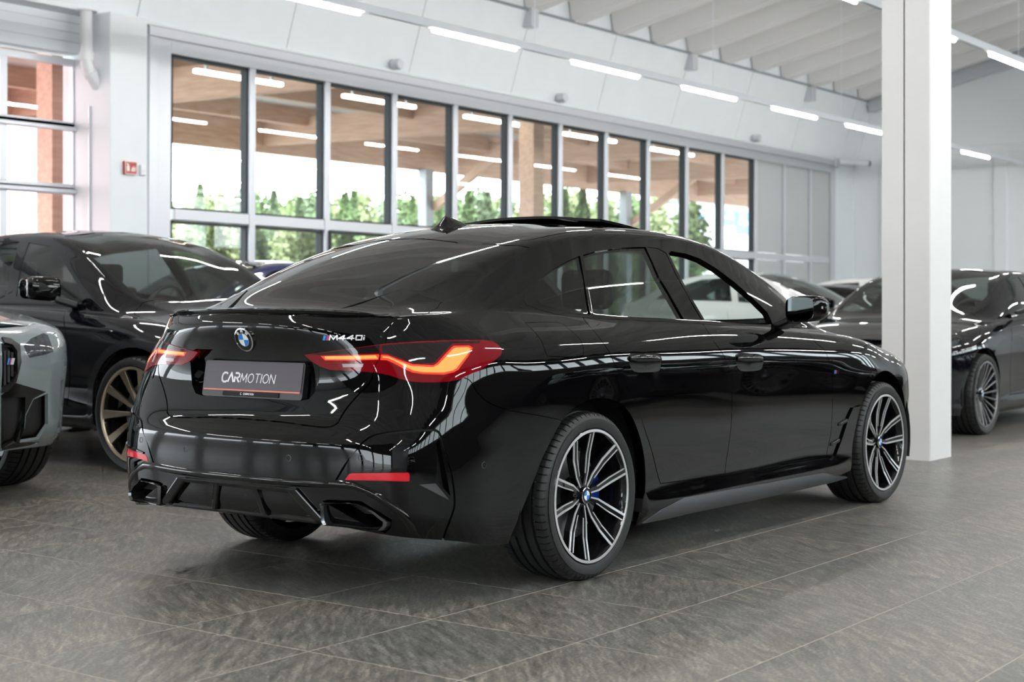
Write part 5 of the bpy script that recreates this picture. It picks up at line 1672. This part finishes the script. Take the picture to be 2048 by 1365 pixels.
bb2 = MB().box(-.975, -.92, -.39, .39, .286, .310).build('diffuser_edge', M['glosstrim'], car, bevel=.008)
# parking sensors
for u, v in ((577, 917), (722, 866.5 + 50), (968, 931)):
    qs = B.px([(u, v)])
    Ps, Ns = surf(qs)
    for sd in (1, -1):
        P1, N1 = Ps[0] * [1, sd, 1], Ns[0] * [1, sd, 1]
        fs_ = plane_fn(P1, np.cross([0, 0, 1], N1), N1)
        mb = MB(); ring(mb, .0105, .0112, .0012, .0012, fs_, 20); ring(mb, .0112, .0118, .0012, .0, fs_, 20)
        mb.build('parking_sensor', M['inlay'], car)

# ------------------------------------------------------------------ roof: tilted glass panel, aerial fin
sr = MB()
xs = np.linspace(-.80, -1.25, 12); ysr = np.linspace(-.43, .43, 15)
top, bot = [], []
for u in xs:
    for y in ysr:
        # roof height at (x, |y|)
        v_ = np.interp(abs(y), [0, .19, .38, .45], [VT, 1.71, 1.52, 1.44])
        P = B.ev(np.array([u]), np.array([v_]))[0]
        lift = .036 * (1 - (xs[0] - u) / .45) + .001
        top.append((P[0], y, P[2] + lift)); bot.append((P[0], y, P[2] + lift - .012))
nx, ny = len(xs), len(ysr)
fs = [(i * ny + j, i * ny + j + 1, (i + 1) * ny + j + 1, (i + 1) * ny + j) for i in range(nx - 1) for j in range(ny - 1)]
k = len(top)
sf = fs + [tuple(x + k for x in f[::-1]) for f in fs]
for i in range(nx - 1):
    sf += [(i * ny, (i + 1) * ny, (i + 1) * ny + k, i * ny + k), (i * ny + ny - 1, i * ny + ny - 1 + k, (i + 1) * ny + ny - 1 + k, (i + 1) * ny + ny - 1)]
for j in range(ny - 1):
    sf += [(j, j + k, j + 1 + k, j + 1), ((nx - 1) * ny + j, (nx - 1) * ny + j + 1, (nx - 1) * ny + j + 1 + k, (nx - 1) * ny + j + k)]
MB().add(top + bot, sf).build('sunroof_glass', M['glosstrim'], car, smooth=40)
MB().box(.86, 1.2, -.40, .40, 1.35, 1.38).build('sunroof_tray', M['gap'], car)
fp = at_y(872, 478, 0.0)
fin = MB()
xf0, xf1 = .13, .38
sec = []
for t in np.linspace(0, 1, 9):
    x = xf0 + (xf1 - xf0) * t
    zb = B.ev(np.array([-x]), np.array([VT]))[0][2] - .004
    hgt = .062 * min(1, (t / .28)) ** .9 * (1 - max(0, t - .3) / .7) ** .8 + .002
    w_ = .042 * (1 - t) ** .6 + .003
    for a, b in ((-1, 0), (-.62, .35), (-.28, .85), (0, 1), (.28, .85), (.62, .35), (1, 0)):
        sec.append((x + (.03 * b if t < .3 else -.0), a * w_, zb + b * hgt))
fin.add(sec, [(i * 7 + j, i * 7 + j + 1, (i + 1) * 7 + j + 1, (i + 1) * 7 + j) for i in range(8) for j in range(6)] + [tuple(range(7)), tuple(range(56, 63))])
fin.build('aerial_fin', M['glosstrim'], car, smooth=50)

# ------------------------------------------------------------------ door mirrors
for sd in (1, -1):
    m_ = MB()
    c0 = np.array([1.715, -.998 * sd, 1.052])
    # shell: rounded box sections along y
    secs = []
    for t, sx, sz, dx in ((-1, .35, .62, .02), (-.92, .72, .86, .01), (-.6, .95, 1.0, .0), (0, 1.0, 1.0, .0), (.6, .92, .94, .01), (.9, .7, .76, .025), (1, .4, .45, .04)):
        ringp = []
        for a in np.linspace(0, 2 * PI, 16, endpoint=False):
            cx_, cz_ = math.cos(a), math.sin(a)
            px_ = np.sign(cx_) * abs(cx_) ** .55 ; pz_ = np.sign(cz_) * abs(cz_) ** .55
            ringp.append((c0[0] + dx + .062 * sx * px_ * (1.0 if px_ > 0 else .8), c0[1] - sd * t * .092, c0[2] + .064 * sz * pz_ + .004 * t))
        secs.append(ringp)
    pts = sum(secs, [])
    m_.add(pts, [(r * 16 + i, r * 16 + (i + 1) % 16, (r + 1) * 16 + (i + 1) % 16, (r + 1) * 16 + i) for r in range(6) for i in range(16)] + [tuple(range(16)), tuple(range(96, 112))])
    mir = m_.build('door_mirror', M['glosstrim'], car, smooth=50)
    gl = []
    for a in np.linspace(0, 2 * PI, 28, endpoint=False):
        cx_, cz_ = math.cos(a), math.sin(a)
        gl.append((c0[0] - .055 + .2 * np.sign(cx_) * abs(cx_) ** .5 * .080 * sd, c0[1] + sd * .004 + np.sign(cx_) * abs(cx_) ** .5 * .080, c0[2] + np.sign(cz_) * abs(cz_) ** .5 * .055))
    g_ = MB().add(gl + [(x - .004, y, z) for x, y, z in gl], [tuple(range(28)), tuple(range(28, 56))] + [(i, (i + 1) % 28, 28 + (i + 1) % 28, 28 + i) for i in range(28)])
    g_.build('mirror_glass', M['mirrorglass'], mir)
    MB().beam((1.735, -.935 * sd, 1.0), (1.78, -.83 * sd, .965), .09, .035).build('mirror_arm', M['satin'], mir, bevel=.01)
    MB().box(1.71, 1.75, -1.082 * sd - .004, -1.082 * sd + .004, 1.052, 1.064).build('side_repeater', M['revlens'], mir)
# fins of the air breather behind each front wheel
for u, v in ((1687, 847), (1671, 887)):
    qf = B.px([(u, v)]); Pf, Nf = surf(qf)
    for sd in (1, -1):
        P1 = Pf[0] * [1, sd, 1]
        MB().add([(P1[0] - .055, P1[1] + .012 * sd, P1[2] - .012), (P1[0] + .03, P1[1] + .004 * sd, P1[2] + .006), (P1[0] + .03, P1[1] - .012 * sd, P1[2] + .006), (P1[0] - .05, P1[1] - .008 * sd, P1[2] - .012),
                  (P1[0] - .055, P1[1] + .012 * sd, P1[2] + .004), (P1[0] + .03, P1[1] + .004 * sd, P1[2] + .022), (P1[0] + .03, P1[1] - .012 * sd, P1[2] + .022), (P1[0] - .05, P1[1] - .008 * sd, P1[2] + .004)],
                 [(0, 1, 2, 3), (7, 6, 5, 4), (0, 4, 5, 1), (1, 5, 6, 2), (2, 6, 7, 3), (3, 7, 4, 0)]).build('breather_fin', M['satin'], car, bevel=.003)
# ------------------------------------------------------------------ the other cars
def remap(zs, pairs):
    a, b = zip(*pairs); return np.interp(zs, a, b)
def car_tables(sx, sw, zmap, cab=0.0, rear_up=0.0):
    U, S, G, iF, iR = base_tables(cab)
    def tr(rows):
        out = []
        for r in rows:
            q = []
            for x, w, z in r:
                z2 = float(remap(z, zmap))
                x2 = x * sx
                if rear_up and x < .6 and z > .99:            # fuller tail for the tall cars
                    f = min(1, (.6 - x) / 1.3)
                    z2 += rear_up * f * min(1, (z2 - zmap[2][1] + .08) / .1) * (1 - f * .45)
                q.append((x2, w * sw, z2))
            out.append(q)
        return out
    S, G = tr(S), tr(G)
    U2 = [u * sx for u in U]
    return U2, S, G, iF, iR
def bg_car(name, label, group, loc, rz, paint, T, wheel_r, wb, track, wheel_src, feats=None, left=True, light_px=None, cat='car', extra=None, glass='clearglass', cab=0.0, mk=1.0, arch=False):
    """a parked car built like the one in front, with coarser panels; windows and shut lines follow its own proportions"""
    U, S, G, iF, iR = T
    Bd = Body(U, S, G, iF, iR); Bd.make_grid(su=.07, sv=2)
    Bd.frame = (loc, rz, left)
    sx = wb / 2.856
    Q = lambda pts: np.array([(-(x + cab * (float(np.interp(x, [0, .6, 2.3, 2.9], [0, 1, 1, 0])) if v > .94 else 0)) * sx, v) for x, v in pts])
    R = []
    for ax in (0.0, wb):
        r = wheel_r * 1.15
        a = [(ax + r * math.cos(t), wheel_r + r * math.sin(t)) for t in np.linspace(-.5, PI + .5, 26)]
        q = Bd.xz([(x, z) for x, z in a]); q[np.array([z for x, z in a]) < wheel_r * .75, 1] = -.05
        R.append(('wheel_opening', q))
    if arch:
        for ax in (0.0, wb):
            r = wheel_r * 1.30
            q = Bd.xz([(ax + r * math.cos(t), wheel_r + r * math.sin(t)) for t in np.linspace(-.12, PI + .12, 30)])
            R.append(('front_arch_trim' if ax else 'rear_arch_trim', np.concatenate([q, [[q[-1][0], -.05], [q[0][0], -.05]]])))
    if feats:
        for nm, L in feats(Bd): R.append((nm, L))
    else:
        R.append(('head_lamp', Q([(3.22, .80), (3.45, .80), (3.70, .74), (3.66, .64), (3.42, .66), (3.30, .72)])))
        R.append(('kidney_grille', Q([(3.86, .50), (3.86, .78), (4.06, .80), (4.12, .70), (4.12, .48)])))
        R.append(('corner_intake', Q([(3.56, .16), (3.60, .36), (3.74, .36), (3.80, .16)])))
    R.append(('rear_window', Q([(-.10, 1.42), (.12, 1.46), (.16, 1.62), (.17, 2.0), (-.80, 2.0), (-.76, 1.62), (-.70, 1.46)])))
    R.append(('windscreen', Q([(2.50, 2.02), (2.48, 1.72), (2.42, 1.5), (2.30, 1.375), (1.9, 1.36), (1.5, 1.366), (1.38, 1.41), (1.33, 1.66), (1.32, 2.02)])))
    R.append(('front_side_window', Q([(1.22, .975), (2.02, .975), (1.80, 1.13), (1.55, 1.22), (1.36, 1.265), (1.10, 1.275)])))
    R.append(('rear_side_window', Q([(1.12, .975), (.22, .975), (.25, 1.22), (.5, 1.265), (.98, 1.28)])))
    R.append(('quarter_window', Q([(.17, .985), (-.22, 1.0), (-.12, 1.12), (.19, 1.215)])))
    def ln(pts, w=.007): R.append(('panel_gap', strip(Bd, smooth_line(Q(pts), 4), w)))
    ln([(2.06, .99), (2.08, .90), (2.16, .70), (2.22, .43), (2.16, .165)]); ln([(1.165, 1.0), (1.08, .85), (1.15, .58), (1.15, .33), (1.11, .165)])
    ln([(.14, 1.0), (.10, .85), (.22, .60), (.55, .19), (.56, .165)]); ln([(.54, .17), (1.2, .17), (2.2, .17)])
    ln([(2.36, 1.44), (2.40, 1.2), (2.47, 1.03), (2.7, .945), (3.1, .93), (3.4, .92), (3.74, .92)])
    seeds = [((-.7 * sx, .5), 'rear_door'), ((-1.7 * sx, .5), 'front_door'), ((-3.06 * sx, 1.42), 'bonnet'), ((-.9 * sx, 1.7), 'body_shell'), ((.4, .8), 'body_shell'), ((-2.5 * sx, .73), 'body_shell')]
    V, PT = cut_body(Bd, R, seeds)
    root = empty(name, loc, rz, label, cat, group)
    skip = {'wheel_opening'}
    mats = dict(panel_gap=M['gap'], windscreen=M[glass], rear_window=M['tint'], front_side_window=M['tint'], rear_side_window=M['tint'], quarter_window=M['tint'])
    offs = dict(panel_gap=-.012, windscreen=-.003, rear_window=-.003, front_side_window=-.004, rear_side_window=-.004, quarter_window=-.004)
    objs = {}
    for nm in PT:
        if nm in skip or nm == 'leftover': continue
        mt = mats.get(nm) or (M[EXTRA[nm][0]] if nm in EXTRA else paint)
        of = offs.get(nm, EXTRA[nm][1] if nm in EXTRA else 0.0)
        sk = 0 if nm == 'panel_gap' else .02
        if nm in ('front_door', 'rear_door', 'front_side_window', 'rear_side_window', 'quarter_window') or nm in EXTRA:
            for sd in ('right', 'left'): objs[nm + sd] = make_panel(Bd, V, PT[nm], nm, mt, root, sd, off=of, skirt=sk)
        else:
            objs[nm] = make_panel(Bd, V, PT[nm], nm, mt, root, 'both', off=of, skirt=sk)
    k = wheel_r / TR_
    for ax in (0.0, wb):
        for sg in (-1, 1):
            w = copy_tree(wheel_src, root); w.location = (ax, sg * track, wheel_r); w.rotation_euler = (0, 0, PI if sg > 0 else 0); w.scale = (k, k * 1.05, k)
    zb = Bd.S[len(Bd.S) // 2, 12, 2]
    W = Bd.S[len(Bd.S) // 2, 6, 1]
    z0 = Bd.S[len(Bd.S) // 2, 0, 2]
    MB().box(-.8 * sx, 3.5 * sx, -.6 * W, .6 * W, z0 + .03, z0 + .1).box(.45 * sx, 2.4 * sx, -.93 * W, .93 * W, z0 + .02, z0 + .1).build('floor_pan', M['gap'], root)
    for ax in (0.0, wb):
        hb = MB(); n = 14; an = np.linspace(-.2, PI + .2, n); r = wheel_r * 1.22; pts = []
        for y in (-W * .95, W * .95): pts += [(ax + r * math.cos(t), y, wheel_r + r * math.sin(t)) for t in an]
        hb.add(pts, [(i, i + 1, n + i + 1, n + i) for i in range(n - 1)]).build('wheel_housing', M['gap'], root)
    ct = MB(); ct.box(-.3 * sx, 2.3 * sx, -W * .8, W * .8, z0 + .12, z0 + .2); ct.box(1.8 * sx, 2.25 * sx, -W * .78, W * .78, zb - .2, zb - .01)
    for y in (-.4, .4):
        ct.box(.85 * sx, 1.0 * sx, y - .24, y + .24, z0 + .3, zb + .12); ct.box(.87 * sx, .97 * sx, y - .13, y + .13, zb + .14, zb + .30)
        ct.box(.02 * sx, .15 * sx, y - .24, y + .24, z0 + .3, zb + .06)
    ct.build('cabin', M['interior'], root, bevel=.03)
    MB().tube([((1.62 + .05 * math.sin(t)) * sx, .38 + .18 * math.cos(t), zb - .04 + .16 * math.sin(t)) for t in np.linspace(0, 2 * PI, 22)[:-1]], .016, 7, closed=True).build('steering_wheel', M['interior'], root, smooth=40)
    for sd in (1, -1):
        m_ = copy_tree(MIRROR[sd], root)
        m_.location = ((1.80 + cab) * sx - 1.715, -sd * (W - .912), zb - .965)
        m_.scale = (mk, mk, mk); m_.location = Vector(m_.location) + Vector((1.715, -.93 * sd, 1.052)) * (1 - mk)
    if extra: extra(Bd, root)
    return root
MIRROR = {}
for c in car.children:
    if c.name.startswith('door_mirror'): MIRROR[-1 if c.data.vertices[0].co.y > 0 else 1] = c
EXTRA = {'head_lamp': ('lampglass', .002), 'kidney_grille': ('gap', -.03), 'grille_frame': ('satin', .012), 'front_intake': ('satin', -.03), 'corner_intake': ('gap', -.04), 'air_curtain': ('gap', -.03), 'gloss_panel': ('glosstrim', -.004), 'front_arch_trim': ('archgrey', .012), 'rear_arch_trim': ('archgrey', .012)}
M['archgrey'] = plain('gloss_arch_trim', (0.012, 0.012, 0.014), 0.15)
M['alloygrey'] = plain('grey_alloy', (0.26, 0.25, 0.26), 0.3, metal=0.8)
M['lampglass'] = plain('dark_headlamp_glass', (0.05, 0.055, 0.06), 0.04, noise=0.9, scale=30)
M['blackdark'] = plain('black_car_paint', (0.004, 0.004, 0.006), 0.03)
M['greypaint'] = plain('nardo_grey_paint', (0.20, 0.235, 0.245), 0.12, coat=0.6)
M['bluepaint'] = plain('dark_blue_paint', (0.012, 0.016, 0.085), 0.06, coat=1.0)
M['whitepaint'] = plain('white_car_paint', (0.70, 0.70, 0.69), 0.12, coat=0.6)
M['bronze'] = plain('bronze_alloy', (0.52, 0.43, 0.32), 0.3, metal=1.0)
# a second wheel with broad bronze blades and a many-spoked grey one, kept under the first cars that use them
def blade_wheel(parent, n, wspoke, mat, skew=0.0):
    hw = .1225; rim = .2545
    w = MB().lathe([(rim + .012, -hw + .010), (rim + .016, -hw + .006), (rim + .012, -hw + .002), (rim + .002, -hw + .004), (rim - .004, -hw + .016), (rim - .012, -hw + .05), (rim - .02, .03), (rim - .006, hw - .02), (rim + .012, hw - .006)], 72, 'y').build('wheel', M['rimblack'], parent, smooth=40)
    MB().lathe([(rim + .014, -hw + .0065), (rim + .015, -hw + .0015), (rim + .001, -hw + .0005), (rim - .003, -hw + .008)], 72, 'y').build('rim_lip', mat, w, smooth=30)
    MB().lathe([(0, -.085), (.05, -.085), (.075, -.07), (.07, -.03)], 32, 'y').build('hub', M['rimblack'], w, smooth=40)
    cap_badge(w, -.088, .033)
    for k in range(n):
        th = 2 * PI * k / n
        c, s_ = math.cos(th), math.sin(th)
        def at(r, o, y): return (r * c - o * s_, y, r * s_ + o * c)
        p = [at(.06, -wspoke * .35, -.075), at(.06, wspoke * .35, -.075), at(rim, wspoke + skew, -hw + .004), at(rim, -wspoke + skew, -hw + .004)]
        p2 = [(x, y + .02, z) for x, y, z in p]
        MB().add(p + p2, [(0, 1, 2, 3), (7, 6, 5, 4), (0, 4, 5, 1), (1, 5, 6, 2), (2, 6, 7, 3), (3, 7, 4, 0)]).build('spoke', mat, w, bevel=.003)
    tyre_mesh(TR_, .25, rim + .012, nb=48).build('tyre', M['rubber'], w, smooth=28)
    MB().lathe([(.07, -.02), (.175, -.02), (.175, .01), (.07, .01)], 32, 'y').build('brake_disc', M['disc'], w, smooth=30)
    return w
SUVMAP = [(.0, .06), (.155, .25), (.98, 1.07), (1.445, 1.63), (1.6, 1.8)]
LOWMAP = [(0, 0), (.155, .155), (.98, .965), (1.445, 1.40), (1.6, 1.55)]
XMAP = [(0, .03), (.155, .20), (.98, 1.05), (1.445, 1.56), (1.6, 1.7)]
# black tall car with bronze wheels
tmp = empty('tmp')
bz = blade_wheel(tmp, 10, .026, M['bronze'], .01)
ms = blade_wheel(tmp, 20, .008, M['alloygrey'], .02)
def suv_feats(Bd): return []
suv = bg_car('black_suv', 'tall black car with bronze wheels parked left of the coupe, behind the grey car', None, (2.33, 6.44, 0), -PI / 2, M['blackdark'],
             car_tables(1.03, 1.045, SUVMAP, .26, .20), .372, 2.94, .835, bz, left=False, cab=.26, mk=1.3, arch=True)
# grey car cut by the left edge, seen from the front
def grey_feats(Bd):
    f = []
    P = Bd.px
    f.append(('head_lamp', P([(47, 692), (63, 677), (86, 667), (95, 671), (101, 687), (106, 704), (91, 709.5), (59, 716)])))
    f.append(('kidney_grille', P([(2, 687), (22, 691), (31, 703), (32, 745), (22, 765), (2, 776)])))
    f.append(('grille_frame', P([(1.5, 677), (20, 680), (37, 692), (39.5, 725), (30, 763), (12, 783), (1.5, 786)])))
    f.append(('corner_intake', P([(67, 800), (96, 787), (96, 849), (77, 879), (40.5, 885), (52, 832)])))
    f.append(('front_intake', P([(2, 797), (52, 795), (51, 832), (32, 887), (2, 900)])))
    f.append(('gloss_panel', P([(1.5, 792), (30, 766), (93, 784.5), (68, 798), (52, 830), (40, 886), (84, 884), (60, 893), (1.5, 903)])))
    f.append(('air_curtain', P([(121, 762), (128, 757), (128, 860), (112, 870), (120, 857)])))
    return f
def grey_extra(Bd, root):
    Pq = Bd.px([(4, 700), (12, 700), (20, 701), (27, 704)]); Pb = Bd.px([(4, 770), (12, 769), (20, 764), (27, 752)])
    A, NA = Bd.full(*Pq.T); C, NC = Bd.full(*Pb.T)
    for a, c, n_ in zip(A, C, NA * Bd.sgn):
        for sg in (1, -1):
            a2, c2, n2 = a * [1, -sg, 1], c * [1, -sg, 1], n_ * [1, -sg, 1]
            MB().beam(a2 - n2 * .012, c2 - n2 * .012, .012, .02).build('grille_bar', M['satin'], root)
    q = Bd.px([(10, 722), (22, 722)]); Pm, Nm = Bd.full(*q.T); Pm = Pm * [1, -1, 1]; Nm = Nm * Bd.sgn * [1, -1, 1]
    X = Pm[1] - Pm[0]; L = np.linalg.norm(X)
    f = plane_fn(Pm[0] + Nm[0] * .012 - np.array([0, 0, .02]), X, Nm[0])
    r0 = None
    for k, mt in enumerate(('stripelight', 'stripedark', 'stripered', 'badgesilver')):
        w_ = L * (.17 if k < 3 else .5); x = L * .17 * k
        o = MB().prism([(x, 0), (x + w_, 0), (x + w_ + .008, .034), (x + .008, .034)], f, 0, .004).build('grille_badge' if r0 is None else 'badge_stripe', M[mt], root if r0 is None else r0)
        r0 = r0 or o
grey = bg_car('grey_suv', 'grey car with black grille cut by the left edge of the picture', None, (-.385, 6.56, 0), -PI / 2, M['greypaint'],
              car_tables(1.03, 1.09, [(0, .06), (.155, .25), (.72, .92), (.98, 1.13), (1.445, 1.74), (1.6, 1.9)], .2, .2), .37, 2.94, .855, w0, feats=grey_feats, left=True, cab=.2, extra=grey_extra)
# dark blue car near the glazing
bg_car('blue_car', 'dark blue car by the window behind the tall black car', None, (7.7, 8.0, 0), PI, M['bluepaint'], car_tables(1.0, 1.0, XMAP), .34, 2.856, .80, ms)
# white and dark cars along the window wall
wA = bg_car('white_car', 'white car with black roof seen through and beyond the open front window', 'cars along the window wall', (15.0, 7.25, 0), -PI / 2, M['whitepaint'], car_tables(1.0, 1.02, XMAP), .34, 2.856, .80, ms, left=False)
dC = bg_car('dark_grey_car', 'dark grey low car between the two white cars', 'cars along the window wall', (17.6, 7.05, 0), -PI / 2, M['blackdark'], car_tables(1.0, 1.0, LOWMAP), .328, 2.856, .80, ms, left=False)
wB = bg_car('white_car', 'white car farthest along the window wall, its roof just left of the column', 'cars along the window wall', (20.3, 7.6, 0), -PI / 2, M['whitepaint'], car_tables(1.0, 1.0, XMAP), .34, 2.856, .80, ms, left=False)
# black car facing the camera right of the column
sd = bg_car('black_saloon', 'black car facing forward behind the white column, multi-spoke wheel at its right', None, (10.25, 1.03, 0), PI, M['blackdark'], car_tables(1.0, 1.0, [(0, 0), (.155, .155), (.98, .98), (1.445, 1.42), (1.6, 1.58)]), .335, 2.856, .80, ms, left=True)
for k in list(tmp.children_recursive): bpy.data.objects.remove(k, do_unlink=True)
bpy.data.objects.remove(tmp, do_unlink=True)
# dark cars added out of view to give the black paint dark reflections
for i, (x, y, r) in enumerate(((7.5, -6.6, PI / 2), (10.6, -6.4, PI / 2), (13.7, -6.5, PI / 2), (16.8, -6.5, PI / 2), (19.9, -6.4, PI / 2), (-11.0, -5.5, .5))):
    c = copy_tree(dC); c.name = 'black_car'; c.location = (x, y - 1.4, 0); c.rotation_euler = (0, 0, r)
    c['label'] = '%s unseen black car from the near end, added for reflections on the right-hand side' % ORD[i]; c['group'] = 'unseen cars added for reflections'
